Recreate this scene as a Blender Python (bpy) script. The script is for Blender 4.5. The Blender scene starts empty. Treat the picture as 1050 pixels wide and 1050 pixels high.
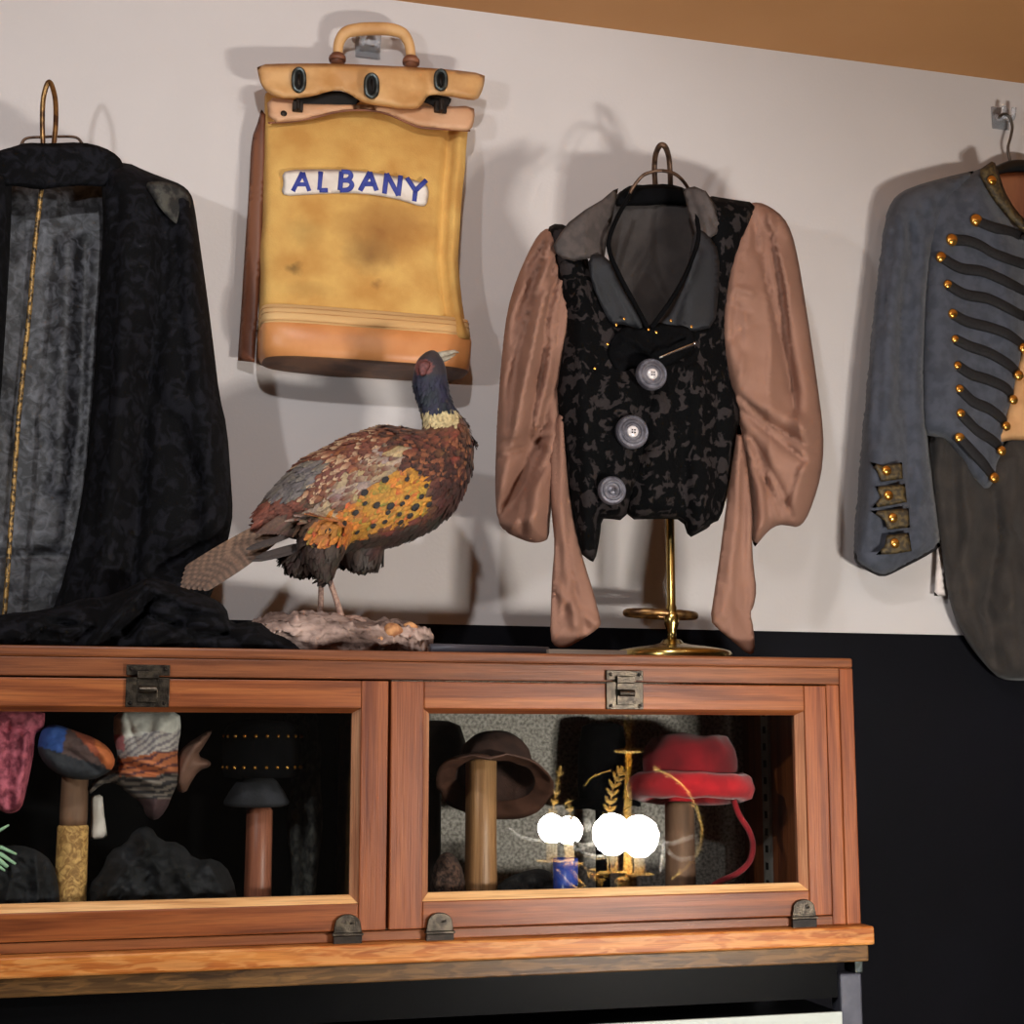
import bpy, bmesh, math, random
import numpy as np
from mathutils import Vector, Matrix, noise, geometry

random.seed(7)
C = bpy.context.scene.collection
PI = math.pi

# ------------------------------------------------------------------ camera model
F = 1560.0
CAM = np.array([0.0, -2.0, 1.55])
_X = np.array([5625.0, 235.0, F]); _X /= np.linalg.norm(_X)
_Z = np.array([0, -1.0, 235.0 / F]); _Z /= np.linalg.norm(_Z)
_Y = np.cross(_Z, _X)
RM = np.stack([_X, _Y, _Z], 1)


def P(px, py, y):
    """point of the plane Y=y seen at a pixel of the survey photograph"""
    d = RM.T @ np.array([(px - 525) / F, (py - 525) / F, 1.0])
    t = (y - CAM[1]) / d[1]
    return Vector(CAM + t * d)


def W(pts, y):
    return [P(a, b, y) for a, b in pts]


def mpp(px, py, y):
    return (P(px + 1, py, y) - P(px, py, y)).length


WALL = 0.40

cam = bpy.data.cameras.new('camera')
cam.sensor_width = 36
cam.lens = F / 1050 * 36
co = bpy.data.objects.new('camera', cam)
C.objects.link(co)
rt = RM.T
m = Matrix(((rt[0, 0], -rt[0, 1], -rt[0, 2], CAM[0]), (rt[1, 0], -rt[1, 1], -rt[1, 2], CAM[1]),
            (rt[2, 0], -rt[2, 1], -rt[2, 2], CAM[2]), (0, 0, 0, 1)))
co.matrix_world = m
bpy.context.scene.camera = co


# ------------------------------------------------------------------ materials
def S(r, g, b):
    def f(c):
        c /= 255
        return c / 12.92 if c <= .04045 else ((c + .055) / 1.055) ** 2.4
    return (f(r), f(g), f(b), 1)


def newmat(name):
    mt = bpy.data.materials.new(name)
    mt.use_nodes = True
    nt = mt.node_tree
    return mt, nt, nt.nodes['Principled BSDF'], nt.nodes.new, nt.links.new


def ramp(nt, stops):
    r = nt.nodes.new('ShaderNodeValToRGB')
    e = r.color_ramp.elements
    while len(e) < len(stops):
        e.new(.5)
    for i, (p, c) in enumerate(stops):
        e[i].position = p
        e[i].color = c
    return r


def mat(name, c1, c2=None, scale=20, lo=.4, hi=.6, detail=4, rough=.8, metal=0, bump=0, bscale=300, stretch=(1, 1, 1),
        spec=.5, sheen=0, dist=0, vcol=False, coat=0, rot=(0, 0, 0)):
    mt, nt, b, N, L = newmat(name)
    tc = N('ShaderNodeTexCoord')
    mp = N('ShaderNodeMapping')
    mp.inputs['Scale'].default_value = stretch
    mp.inputs['Rotation'].default_value = rot
    L(tc.outputs['Object'], mp.inputs[0])
    if c2 is None:
        c2 = tuple(x * .75 for x in c1[:3]) + (1,)
    nz = N('ShaderNodeTexNoise')
    nz.inputs['Scale'].default_value = scale
    nz.inputs['Detail'].default_value = detail
    nz.inputs['Distortion'].default_value = dist
    L(mp.outputs[0], nz.inputs['Vector'])
    rp = ramp(nt, [(lo, c1), (hi, c2)])
    L(nz.outputs['Fac'], rp.inputs[0])
    out = rp.outputs[0]
    if vcol:
        at = N('ShaderNodeVertexColor')
        at.layer_name = 'Col'
        mx = N('ShaderNodeMix')
        mx.data_type = 'RGBA'
        mx.blend_type = 'MULTIPLY'
        mx.inputs[0].default_value = 1
        L(at.outputs[0], mx.inputs[6])
        L(out, mx.inputs[7])
        out = mx.outputs[2]
    L(out, b.inputs['Base Color'])
    b.inputs['Roughness'].default_value = rough
    b.inputs['Metallic'].default_value = metal
    b.inputs['Specular IOR Level'].default_value = spec
    b.inputs['Sheen Weight'].default_value = sheen
    b.inputs['Coat Weight'].default_value = coat
    if bump:
        n2 = N('ShaderNodeTexNoise')
        n2.inputs['Scale'].default_value = bscale
        n2.inputs['Detail'].default_value = 3
        L(mp.outputs[0], n2.inputs['Vector'])
        bp = N('ShaderNodeBump')
        bp.inputs['Strength'].default_value = bump
        bp.inputs['Distance'].default_value = .002
        L(n2.outputs['Fac'], bp.inputs['Height'])
        L(bp.outputs[0], b.inputs['Normal'])
    return mt


def wood(name, axis, c1, c2, c3, fleck=0.0, rough=.42, sc=1.0, tilt=0):
    """oak: long fibre streaks along an axis, darker pore lines, optional ray flecks"""
    mt, nt, b, N, L = newmat(name)
    tc = N('ShaderNodeTexCoord')
    mp = N('ShaderNodeMapping')
    s = [60 * sc, 60 * sc, 60 * sc]
    s[axis] = 3.0 * sc
    mp.inputs['Scale'].default_value = s
    L(tc.outputs['Object'], mp.inputs[0])
    n1 = N('ShaderNodeTexNoise')
    n1.inputs['Scale'].default_value = 1.0
    n1.inputs['Detail'].default_value = 6
    n1.inputs['Distortion'].default_value = .6
    L(mp.outputs[0], n1.inputs['Vector'])
    r1 = ramp(nt, [(.30, c1), (.5, c2), (.72, c3)])
    L(n1.outputs['Fac'], r1.inputs[0])
    out = r1.outputs[0]
    mp2 = N('ShaderNodeMapping')
    s2 = [500, 500, 500]
    s2[axis] = 14
    mp2.inputs['Scale'].default_value = s2
    L(tc.outputs['Object'], mp2.inputs[0])
    n2 = N('ShaderNodeTexNoise')
    n2.inputs['Scale'].default_value = 1
    n2.inputs['Detail'].default_value = 2
    L(mp2.outputs[0], n2.inputs['Vector'])
    r2 = ramp(nt, [(.38, (.45, .38, .35, 1)), (.52, (1, 1, 1, 1))])
    L(n2.outputs['Fac'], r2.inputs[0])
    mx = N('ShaderNodeMix')
    mx.data_type = 'RGBA'
    mx.blend_type = 'MULTIPLY'
    mx.inputs[0].default_value = .42
    L(out, mx.inputs[6])
    L(r2.outputs[0], mx.inputs[7])
    out = mx.outputs[2]
    if fleck:
        mp3 = N('ShaderNodeMapping')
        mp3.inputs['Rotation'].default_value = (0, tilt, 0)
        mp3.inputs['Scale'].default_value = (22, 60, 130)
        L(tc.outputs['Object'], mp3.inputs[0])
        n3 = N('ShaderNodeTexNoise')
        n3.inputs['Scale'].default_value = 1
        n3.inputs['Detail'].default_value = 2
        n3.inputs['Distortion'].default_value = .8
        L(mp3.outputs[0], n3.inputs['Vector'])
        r3 = ramp(nt, [(.46, (0, 0, 0, 1)), (.58, (fleck, fleck, fleck, 1))])
        L(n3.outputs['Fac'], r3.inputs[0])
        m3 = N('ShaderNodeMix')
        m3.data_type = 'RGBA'
        L(r3.outputs[0], m3.inputs[0])
        L(out, m3.inputs[6])
        m3.inputs[7].default_value = S(226, 164, 96)
        out = m3.outputs[2]
    L(out, b.inputs['Base Color'])
    b.inputs['Roughness'].default_value = rough
    b.inputs['Coat Weight'].default_value = .06
    b.inputs['Coat Roughness'].default_value = .3
    b.inputs['Specular IOR Level'].default_value = .3
    bp = N('ShaderNodeBump')
    bp.inputs['Strength'].default_value = .25
    bp.inputs['Distance'].default_value = .001
    L(n2.outputs['Fac'], bp.inputs['Height'])
    L(bp.outputs[0], b.inputs['Normal'])
    return mt


def emit(name, col, s):
    mt = bpy.data.materials.new(name)
    mt.use_nodes = True
    nt = mt.node_tree
    b = nt.nodes['Principled BSDF']
    b.inputs['Base Color'].default_value = (.9, .85, .75, 1)
    b.inputs['Emission Color'].default_value = col
    b.inputs['Emission Strength'].default_value = s
    return mt


def glassmat():
    mt = bpy.data.materials.new('old window glass')
    mt.use_nodes = True
    nt = mt.node_tree
    nt.nodes.clear()
    N, L = nt.nodes.new, nt.links.new
    o = N('ShaderNodeOutputMaterial')
    mx = N('ShaderNodeMixShader')
    t = N('ShaderNodeBsdfTransparent')
    t.inputs[0].default_value = (.96, .97, .96, 1)
    g = N('ShaderNodeBsdfGlossy')
    g.inputs['Roughness'].default_value = .0
    lw = N('ShaderNodeLayerWeight')
    pw = N('ShaderNodeMath')
    pw.operation = 'POWER'
    pw.inputs[1].default_value = 5
    L(lw.outputs['Facing'], pw.inputs[0])
    ma = N('ShaderNodeMath')
    ma.operation = 'MULTIPLY_ADD'
    ma.inputs[1].default_value = .95
    ma.inputs[2].default_value = .055
    L(pw.outputs[0], ma.inputs[0])
    L(ma.outputs[0], mx.inputs[0])
    L(t.outputs[0], mx.inputs[1])
    L(g.outputs[0], mx.inputs[2])
    L(mx.outputs[0], o.inputs[0])
    return mt


def acrylic():
    mt, nt, b, N, L = newmat('clear acrylic')
    b.inputs['Base Color'].default_value = (.95, .96, 1, 1)
    b.inputs['Transmission Weight'].default_value = .75
    b.inputs['Roughness'].default_value = .12
    b.inputs['IOR'].default_value = 1.45
    return mt


MT = {}
MT['wall'] = mat('warm grey wall paint', S(207, 200, 197), S(201, 194, 191), scale=2, bump=.15, bscale=160, rough=.7)
MT['dado'] = mat('navy black wall paint', S(13, 13, 19), S(10, 10, 15), scale=3, rough=.7, spec=.1, bump=.1, bscale=160)
MT['ceil'] = mat('ochre brown ceiling paint', S(186, 134, 84), S(178, 126, 76), scale=2, rough=.75, bump=.1, bscale=120)
MT['floor'] = mat('dark floor boards', S(60, 42, 30), S(44, 30, 22), scale=3, rough=.5, stretch=(1, 8, 1))
MT['room'] = mat('dark plaster', S(64, 60, 58), S(56, 52, 50), scale=3)
MT['oakx'] = wood('red oak along the rail', 0, S(94, 44, 17), S(136, 73, 35), S(164, 97, 50))
MT['oakz'] = wood('red oak along the stile', 2, S(100, 46, 20), S(136, 73, 38), S(156, 89, 48))
MT['oaktop'] = wood('darker red oak', 0, S(82, 42, 20), S(120, 68, 38), S(146, 88, 50))
MT['oakledge'] = wood('flecked golden oak', 0, S(146, 78, 30), S(180, 104, 44), S(206, 134, 62), fleck=.4, tilt=.5)
MT['oakdark'] = wood('aged brown oak', 0, S(58, 38, 20), S(86, 60, 32), S(110, 80, 44), fleck=.12, tilt=.4)
MT['bead'] = wood('pale light-painted oak bead', 0, S(190, 136, 84), S(222, 172, 116), S(240, 202, 150))  # pale bead; the overhead light it catches is added to this colour
MT['beadz'] = wood('pale light-painted oak bead upright', 2, S(140, 88, 62), S(172, 118, 86), S(196, 148, 112))  # upright bead, toned between the lit bottom and the plain top
MT['glass'] = glassmat()
MT['acryl'] = acrylic()
MT['bronze'] = mat('antique bronze', S(80, 72, 62), S(46, 41, 36), scale=90, rough=.34, metal=.85, bump=.3, bscale=400)
MT['bronzed'] = mat('dark bronze', S(46, 38, 32), S(24, 20, 18), scale=60, rough=.5, metal=.7)
MT['brass'] = mat('polished brass', S(198, 172, 106), S(172, 144, 82), scale=40, rough=.22, metal=1)
MT['brassold'] = mat('tarnished brass', S(158, 122, 76), S(92, 66, 46), scale=60, rough=.36, metal=.9)
MT['goldbtn'] = mat('gilt button', S(232, 172, 84), S(206, 142, 60), scale=80, rough=.25, metal=.9)
MT['black'] = mat('black brocade wool', S(9, 9, 11), S(24, 24, 29), scale=48, lo=.47, hi=.60, detail=4, dist=1.0, rough=.9, bump=.35, bscale=700, spec=.12)
MT['blackv'] = mat('black velvet', S(6, 6, 7), S(10, 10, 12), scale=30, rough=.95, spec=.08)
MT['brocade'] = mat('grey floral brocade', S(27, 27, 30), S(86, 87, 93), scale=64, lo=.42, hi=.70, detail=8, dist=.9, rough=.55, bump=.5, bscale=90)
MT['gold'] = mat('gold braid', S(50, 40, 28), S(168, 132, 74), scale=170, lo=.42, hi=.58, rough=.45, metal=.4)
MT['canvas'] = mat('ochre canvas', S(216, 172, 96), S(190, 138, 68), scale=14, lo=.35, hi=.68, detail=7, rough=.85, bump=.35, bscale=420)
MT['stain'] = None
MT['leather'] = mat('tan leather', S(216, 150, 92), S(196, 126, 70), scale=12, lo=.35, hi=.65, rough=.42, bump=.15, bscale=120)
MT['leatherl'] = mat('pale tan leather', S(212, 164, 108), S(192, 140, 84), scale=18, rough=.55, bump=.15, bscale=120)
MT['leathern'] = mat('natural pinkish leather', S(214, 166, 128), S(196, 146, 106), scale=16, rough=.6)
MT['leatherd'] = mat('darker leather underside', S(120, 82, 56), S(84, 56, 40), scale=24, rough=.6)  # darker brown leather for the underside rings of the bag
MT['leatherb'] = mat('brown strap leather', S(142, 90, 62), S(112, 66, 46), scale=22, rough=.55, stretch=(1, 1, .2))
MT['band'] = mat('cream webbing', S(218, 178, 122), S(204, 160, 104), scale=30, rough=.8, stretch=(.1, 1, 1))
MT['steel'] = mat('greyed steel', S(92, 100, 100), S(60, 64, 62), scale=80, rough=.4, metal=.8)
MT['strip'] = mat('grey painted strip', S(150, 144, 136), S(128, 122, 116), rough=.5)
MT['hole'] = mat('dark opening', S(22, 16, 12), S(16, 12, 9), rough=.9)
MT['patch'] = mat('white cloth patch', S(232, 222, 212), S(214, 200, 188), scale=30, rough=.85)
MT['blue'] = mat('blue paint', S(46, 58, 142), S(58, 70, 152), scale=60, rough=.7)
MT['feather'] = mat('feathers', (1, 1, 1, 1), (.72, .72, .72, 1), scale=240, rough=.65, vcol=True, bump=.2, bscale=500, sheen=.1)
MT['horn'] = mat('pale horn', S(176, 166, 148), S(140, 128, 110), scale=90, rough=.45)
MT['shank'] = mat('scaly grey pink shank', S(168, 136, 120), S(128, 98, 86), scale=220, rough=.6, bump=.4, bscale=500)
MT['skinred'] = mat('red wattle skin', S(116, 66, 64), S(84, 46, 46), scale=260, rough=.6, bump=.5, bscale=600)
MT['eye'] = mat('glass eye', S(12, 8, 6), S(16, 10, 8), rough=.08)
MT['bark'] = mat('weathered driftwood', S(186, 160, 148), S(96, 76, 68), scale=44, lo=.38, hi=.62, detail=8, rough=.9, bump=.8, bscale=160, stretch=(.35, 1, 1))
MT['barkin'] = mat('fresh split wood', S(206, 150, 100), S(150, 96, 60), scale=60, rough=.8)
MT['velvet'] = mat('burnout velvet', S(5, 5, 6), S(45, 40, 40), scale=54, lo=.53, hi=.57, detail=3, dist=.6, rough=.9, bump=.5, bscale=140, spec=.1)
MT['brown'] = mat('brown cotton', S(146, 107, 89), S(136, 98, 81), scale=9, rough=.82, bump=.3, bscale=700)
MT['lapel'] = mat('grey brown lapel cloth', S(78, 69, 66), S(64, 57, 55), scale=60, rough=.8, bump=.3, bscale=800)
MT['lining'] = mat('faded lining', S(58, 52, 50), S(46, 41, 40), scale=20, rough=.85)
MT['indigo'] = mat('indigo facing', S(19, 20, 26), S(14, 15, 20), scale=24, rough=.7)
MT['pewter'] = mat('pewter', S(128, 126, 134), S(92, 90, 98), scale=60, rough=.4, metal=.6, bump=.2, bscale=500)
MT['pearl'] = mat('pale shell', S(226, 218, 216), S(200, 192, 192), scale=90, rough=.2)
MT['silver'] = mat('silver pin', S(210, 208, 210), S(180, 178, 180), rough=.2, metal=1)
MT['greywool'] = mat('blue grey wool', S(76, 79, 89), S(64, 67, 76), scale=50, rough=.95, bump=.5, bscale=900, sheen=.15, spec=.2)
MT['braid'] = mat('black braid', S(15, 13, 15), S(26, 23, 25), scale=220, rough=.8, bump=.6, bscale=600)
MT['cufftab'] = mat('olive gold lace tab', S(92, 76, 44), S(52, 42, 28), scale=150, lo=.42, hi=.58, rough=.6, bump=.5, bscale=600)
MT['tail'] = mat('dark brown velvet', S(50, 43, 38), S(34, 29, 26), scale=26, lo=.35, hi=.68, rough=.85, bump=.3, bscale=400, sheen=.12)
MT['tan'] = mat('tan cotton', S(208, 158, 108), S(194, 144, 96), scale=24, rough=.85)
MT['paper'] = mat('white paper', S(228, 216, 210), S(216, 204, 198), scale=40, rough=.8)
MT['plasticblk'] = mat('black plastic', S(16, 16, 17), S(12, 12, 13), rough=.4)
MT['wire'] = mat('dull wire', S(110, 104, 98), S(84, 80, 76), rough=.4, metal=.8)
MT['ironrust'] = mat('browned iron', S(104, 78, 60), S(72, 52, 40), scale=80, rough=.45, metal=.6)
MT['rack'] = mat('grey painted steel', S(84, 84, 94), S(72, 72, 82), scale=30, rough=.45, metal=.2)
MT['rackblk'] = mat('black panel', S(8, 8, 9), S(5, 5, 6), scale=8, rough=.4, spec=.06)
MT['white'] = mat('white laminate', S(196, 200, 192), S(186, 192, 184), scale=6, rough=.35)
MT['backgrey'] = mat('speckled grey board', S(184, 176, 167), S(114, 108, 101), scale=200, lo=.36, hi=.66, detail=3, rough=.9)
MT['darkcloth'] = mat('charcoal cloth', S(26, 26, 30), S(52, 52, 58), scale=30, lo=.4, hi=.7, rough=.9, bump=.4, bscale=300)
MT['darkheap'] = mat('crumpled dark lace', S(13, 13, 15), S(40, 40, 44), scale=34, lo=.44, hi=.72, detail=8, dist=.4, rough=.85, bump=.5, bscale=300)
MT['darklace'] = mat('dark grey lace', S(28, 27, 26), S(70, 68, 62), scale=70, lo=.45, hi=.62, rough=.85, bump=.4, bscale=300)
MT['pinklace'] = mat('rose pink lace', S(196, 100, 116), S(120, 46, 62), scale=80, lo=.42, hi=.62, rough=.75, bump=.5, bscale=250)
MT['cloth'] = mat('printed cloth', (1, 1, 1, 1), (.78, .78, .78, 1), scale=60, rough=.8, vcol=True, bump=.3, bscale=300)
MT['suede'] = mat('brown suede', S(80, 54, 45), S(58, 38, 32), scale=30, rough=.9, bump=.3, bscale=500)
MT['suedes'] = mat('brown leather edge', S(98, 64, 50), S(78, 50, 39), scale=30, rough=.6)
MT['postpale'] = wood('pale hat post wood', 2, S(128, 90, 58), S(164, 120, 80), S(184, 140, 96))
MT['postred'] = wood('reddish hat post wood', 2, S(116, 66, 48), S(146, 88, 66), S(166, 106, 80))
MT['postbark'] = mat('snakeskin patterned post', S(222, 176, 104), S(150, 108, 56), scale=60, lo=.36, hi=.6, detail=2, dist=2.5, rough=.7)
MT['posttop'] = mat('brown post wood', S(132, 98, 74), S(98, 70, 52), scale=40, rough=.7, stretch=(1, 1, .15))
MT['postdark'] = mat('dark turned wood', S(44, 32, 26), S(30, 22, 18), scale=30, rough=.6)
MT['red'] = mat('red felt', S(206, 24, 36), S(176, 14, 28), scale=40, rough=.9, sheen=.3, bump=.3, bscale=700)
MT['reddk'] = mat('deep red felt', S(150, 14, 28), S(112, 8, 20), scale=14, rough=.9, sheen=.2, bump=.3, bscale=700)
MT['bluegl'] = mat('blue enamel', S(52, 78, 166), S(40, 62, 140), scale=20, rough=.25)
MT['fur'] = mat('brown fur', S(98, 72, 60), S(44, 30, 26), scale=160, lo=.4, hi=.6, rough=.95, bump=.8, bscale=300)
MT['furblk'] = mat('black fur', S(34, 30, 30), S(12, 11, 12), scale=160, lo=.4, hi=.6, rough=.95, bump=.8, bscale=300)
MT['mint'] = mat('pale green plume', S(176, 214, 178), S(146, 190, 150), rough=.7)
MT['brownl'] = mat('brown leather cap', S(128, 92, 76), S(92, 64, 52), scale=30, rough=.7)
MT['chgold'] = mat('gilded metal', S(244, 204, 120), S(232, 186, 100), scale=60, rough=.4, metal=.2)
MT['candle'] = mat('ivory candle sleeve', S(238, 214, 166), S(228, 200, 150), rough=.6)
MT['crystal'] = mat('crystal bead', S(240, 238, 232), S(226, 224, 220), rough=.05, spec=1)
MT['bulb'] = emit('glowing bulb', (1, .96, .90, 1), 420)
MT['skirt'] = mat('weathered grey board', S(150, 134, 120), S(120, 104, 92), scale=30, rough=.8, stretch=(.2, 1, 1))


# ------------------------------------------------------------------ mesh collector
class B:
    def __init__(s):
        s.v, s.f, s.mi, s.c = [], [], [], []

    def add(s, v, f, mi=0, col=None):
        o = len(s.v)
        s.v += [tuple(x) for x in v]
        s.f += [tuple(i + o for i in q) for q in f]
        s.mi += [mi] * len(f)
        if col is None:
            col = [(1, 1, 1)] * len(v)
        s.c += [tuple(x[:3]) for x in col]
        return s

    def box(s, lo, hi, mi=0):
        x0, y0, z0 = lo
        x1, y1, z1 = hi
        v = [(x0, y0, z0), (x1, y0, z0), (x1, y1, z0), (x0, y1, z0), (x0, y0, z1), (x1, y0, z1), (x1, y1, z1), (x0, y1, z1)]
        return s.add(v, [(0, 3, 2, 1), (4, 5, 6, 7), (0, 1, 5, 4), (1, 2, 6, 5), (2, 3, 7, 6), (3, 0, 4, 7)], mi)

    def loft(s, rings, mi=0, cap=True, closed=False, col=None):
        n = len(rings[0])
        v = [p for r in rings for p in r]
        f = []
        k = len(rings)
        for i in range(k if closed else k - 1):
            a, b = i * n, ((i + 1) % k) * n
            for j in range(n):
                f.append((a + j, a + (j + 1) % n, b + (j + 1) % n, b + j))
        if cap and not closed:
            f.append(tuple(range(n))[::-1])
            f.append(tuple((k - 1) * n + j for j in range(n)))
        return s.add(v, f, mi, col)

    def tube(s, pts, r, n=10, mi=0, closed=False, flat=1.0, up=None):
        pts = [Vector(p) for p in pts]
        k = len(pts)
        if not isinstance(r, (list, tuple)):
            r = [r] * k
        rings = []
        pn = None
        for i in range(k):
            if closed:
                t = pts[(i + 1) % k] - pts[i - 1]
            else:
                t = pts[min(i + 1, k - 1)] - pts[max(i - 1, 0)]
            t.normalize()
            if up is not None:
                nn = Vector(up) - t * t.dot(Vector(up))
            elif pn is None:
                a = Vector((0, 1, 0)) if abs(t.y) < .9 else Vector((1, 0, 0))
                nn = a - t * t.dot(a)
            else:
                nn = pn - t * t.dot(pn)
            nn.normalize()
            pn = nn
            bb = t.cross(nn)
            rings.append([pts[i] + nn * (math.cos(q) * r[i] * flat) + bb * (math.sin(q) * r[i])
                          for q in [2 * PI * j / n for j in range(n)]])
        return s.loft(rings, mi, closed=closed)

    def lathe(s, c, prof, n=36, mi=0, M=None, cap=True):
        M = M or Matrix.Identity(3)
        c = Vector(c)
        rings = [[c + M @ Vector((r * math.cos(q), r * math.sin(q), z)) for q in [2 * PI * j / n for j in range(n)]] for r, z in prof]
        return s.loft(rings, mi, cap=cap)

    def ball(s, c, r, n=12, mi=0, sc=(1, 1, 1), M=None):
        prof = [(max(1e-5, math.sin(t)), -math.cos(t)) for t in [PI * i / (n // 2 + 2) for i in range(n // 2 + 3)]]
        M = (M or Matrix.Identity(3)) @ Matrix.Diagonal(Vector(sc) * r)
        return s.lathe(c, prof, n, mi, M)

    def build(s, name, mats, parent=None, smooth=True, bevel=0, sub=0, angle=None):
        if not isinstance(mats, (list, tuple)):
            mats = [mats]
        base = Vector((0, 0, 0))
        p = parent
        while p is not None:
            base += Vector(p.location)
            p = p.parent
        own = Vector((0, 0, 0))
        if parent is None and s.v:
            a = np.array(s.v)
            lo, hi = a.min(0), a.max(0)
            own = Vector(((lo[0] + hi[0]) / 2, (lo[1] + hi[1]) / 2, lo[2]))
        me = bpy.data.meshes.new(name)
        off = base + own
        me.from_pydata([(x - off.x, y - off.y, z - off.z) for x, y, z in s.v], [], s.f)
        for q in mats:
            me.materials.append(q)
        me.polygons.foreach_set('material_index', s.mi)
        bm = bmesh.new()
        bm.from_mesh(me)
        bmesh.ops.recalc_face_normals(bm, faces=bm.faces)
        bm.to_mesh(me)
        bm.free()
        if any(x != (1, 1, 1) for x in s.c):
            at = me.color_attributes.new('Col', 'FLOAT_COLOR', 'POINT')
            a = np.ones((len(s.v), 4), dtype=np.float32)
            a[:, :3] = np.array(s.c)
            at.data.foreach_set('color', a.ravel())
        o = bpy.data.objects.new(name, me)
        C.objects.link(o)
        o.location = own
        if parent is not None:
            o.parent = parent
        if smooth:
            me.polygons.foreach_set('use_smooth', [True] * len(me.polygons))
            if angle or bevel:
                try:
                    me.set_sharp_from_angle(angle=math.radians(angle or 40))
                except Exception:
                    pass
        if bevel:
            b = o.modifiers.new('bevel', 'BEVEL')
            b.width = bevel
            b.segments = 2
            b.limit_method = 'ANGLE'
            b.harden_normals = False
        if sub:
            q = o.modifiers.new('sub', 'SUBSURF')
            q.levels = q.render_levels = sub
        return o


def tag(o, label, cat, group=None):
    o['label'] = label
    o['category'] = cat
    if group:
        o['group'] = group
    return o


def root(name, label, cat, loc, group=None):
    o = bpy.data.objects.new(name, None)
    o.empty_display_size = .05
    C.objects.link(o)
    o.location = loc
    return tag(o, label, cat, group)


def struct(o):
    o['kind'] = 'structure'
    return o


def smooth_loop(pts, it=1, closed=True):
    for _ in range(it):
        q = []
        n = len(pts)
        if not closed:
            q.append(pts[0])
        for i in range(n if closed else n - 1):
            a, b = pts[i], pts[(i + 1) % n]
            q.append(tuple(x * .75 + y * .25 for x, y in zip(a, b)))
            q.append(tuple(x * .25 + y * .75 for x, y in zip(a, b)))
        if not closed:
            q.append(pts[-1])
        pts = q
    return pts


def resample(pts, step, closed=True):
    out = []
    n = len(pts)
    for i in range(n if closed else n - 1):
        a, b = np.array(pts[i]), np.array(pts[(i + 1) % n])
        k = max(1, int(round(np.linalg.norm(b - a) / step)))
        for j in range(k):
            out.append(tuple(a + (b - a) * j / k))
    if not closed:
        out.append(tuple(pts[-1]))
    return out


def dist_poly(p, poly, closed=True):
    """distance of each point in p (n,2) to a polyline"""
    q = np.array(poly, float)
    a = q if closed else q[:-1]
    b = np.roll(q, -1, 0) if closed else q[1:]
    best = np.full(len(p), 1e9)
    for u, w in zip(a, b):
        d = w - u
        l = max(d @ d, 1e-9)
        t = np.clip(((p - u) @ d) / l, 0, 1)
        best = np.minimum(best, np.linalg.norm(p - (u + t[:, None] * d), axis=1))
    return best


def inside(px, py, poly):
    c = False
    n = len(poly)
    j = n - 1
    for i in range(n):
        xi, yi = poly[i]
        xj, yj = poly[j]
        if (yi > py) != (yj > py) and px < (xj - xi) * (py - yi) / (yj - yi) + xi:
            c = not c
        j = i
    return c


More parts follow.
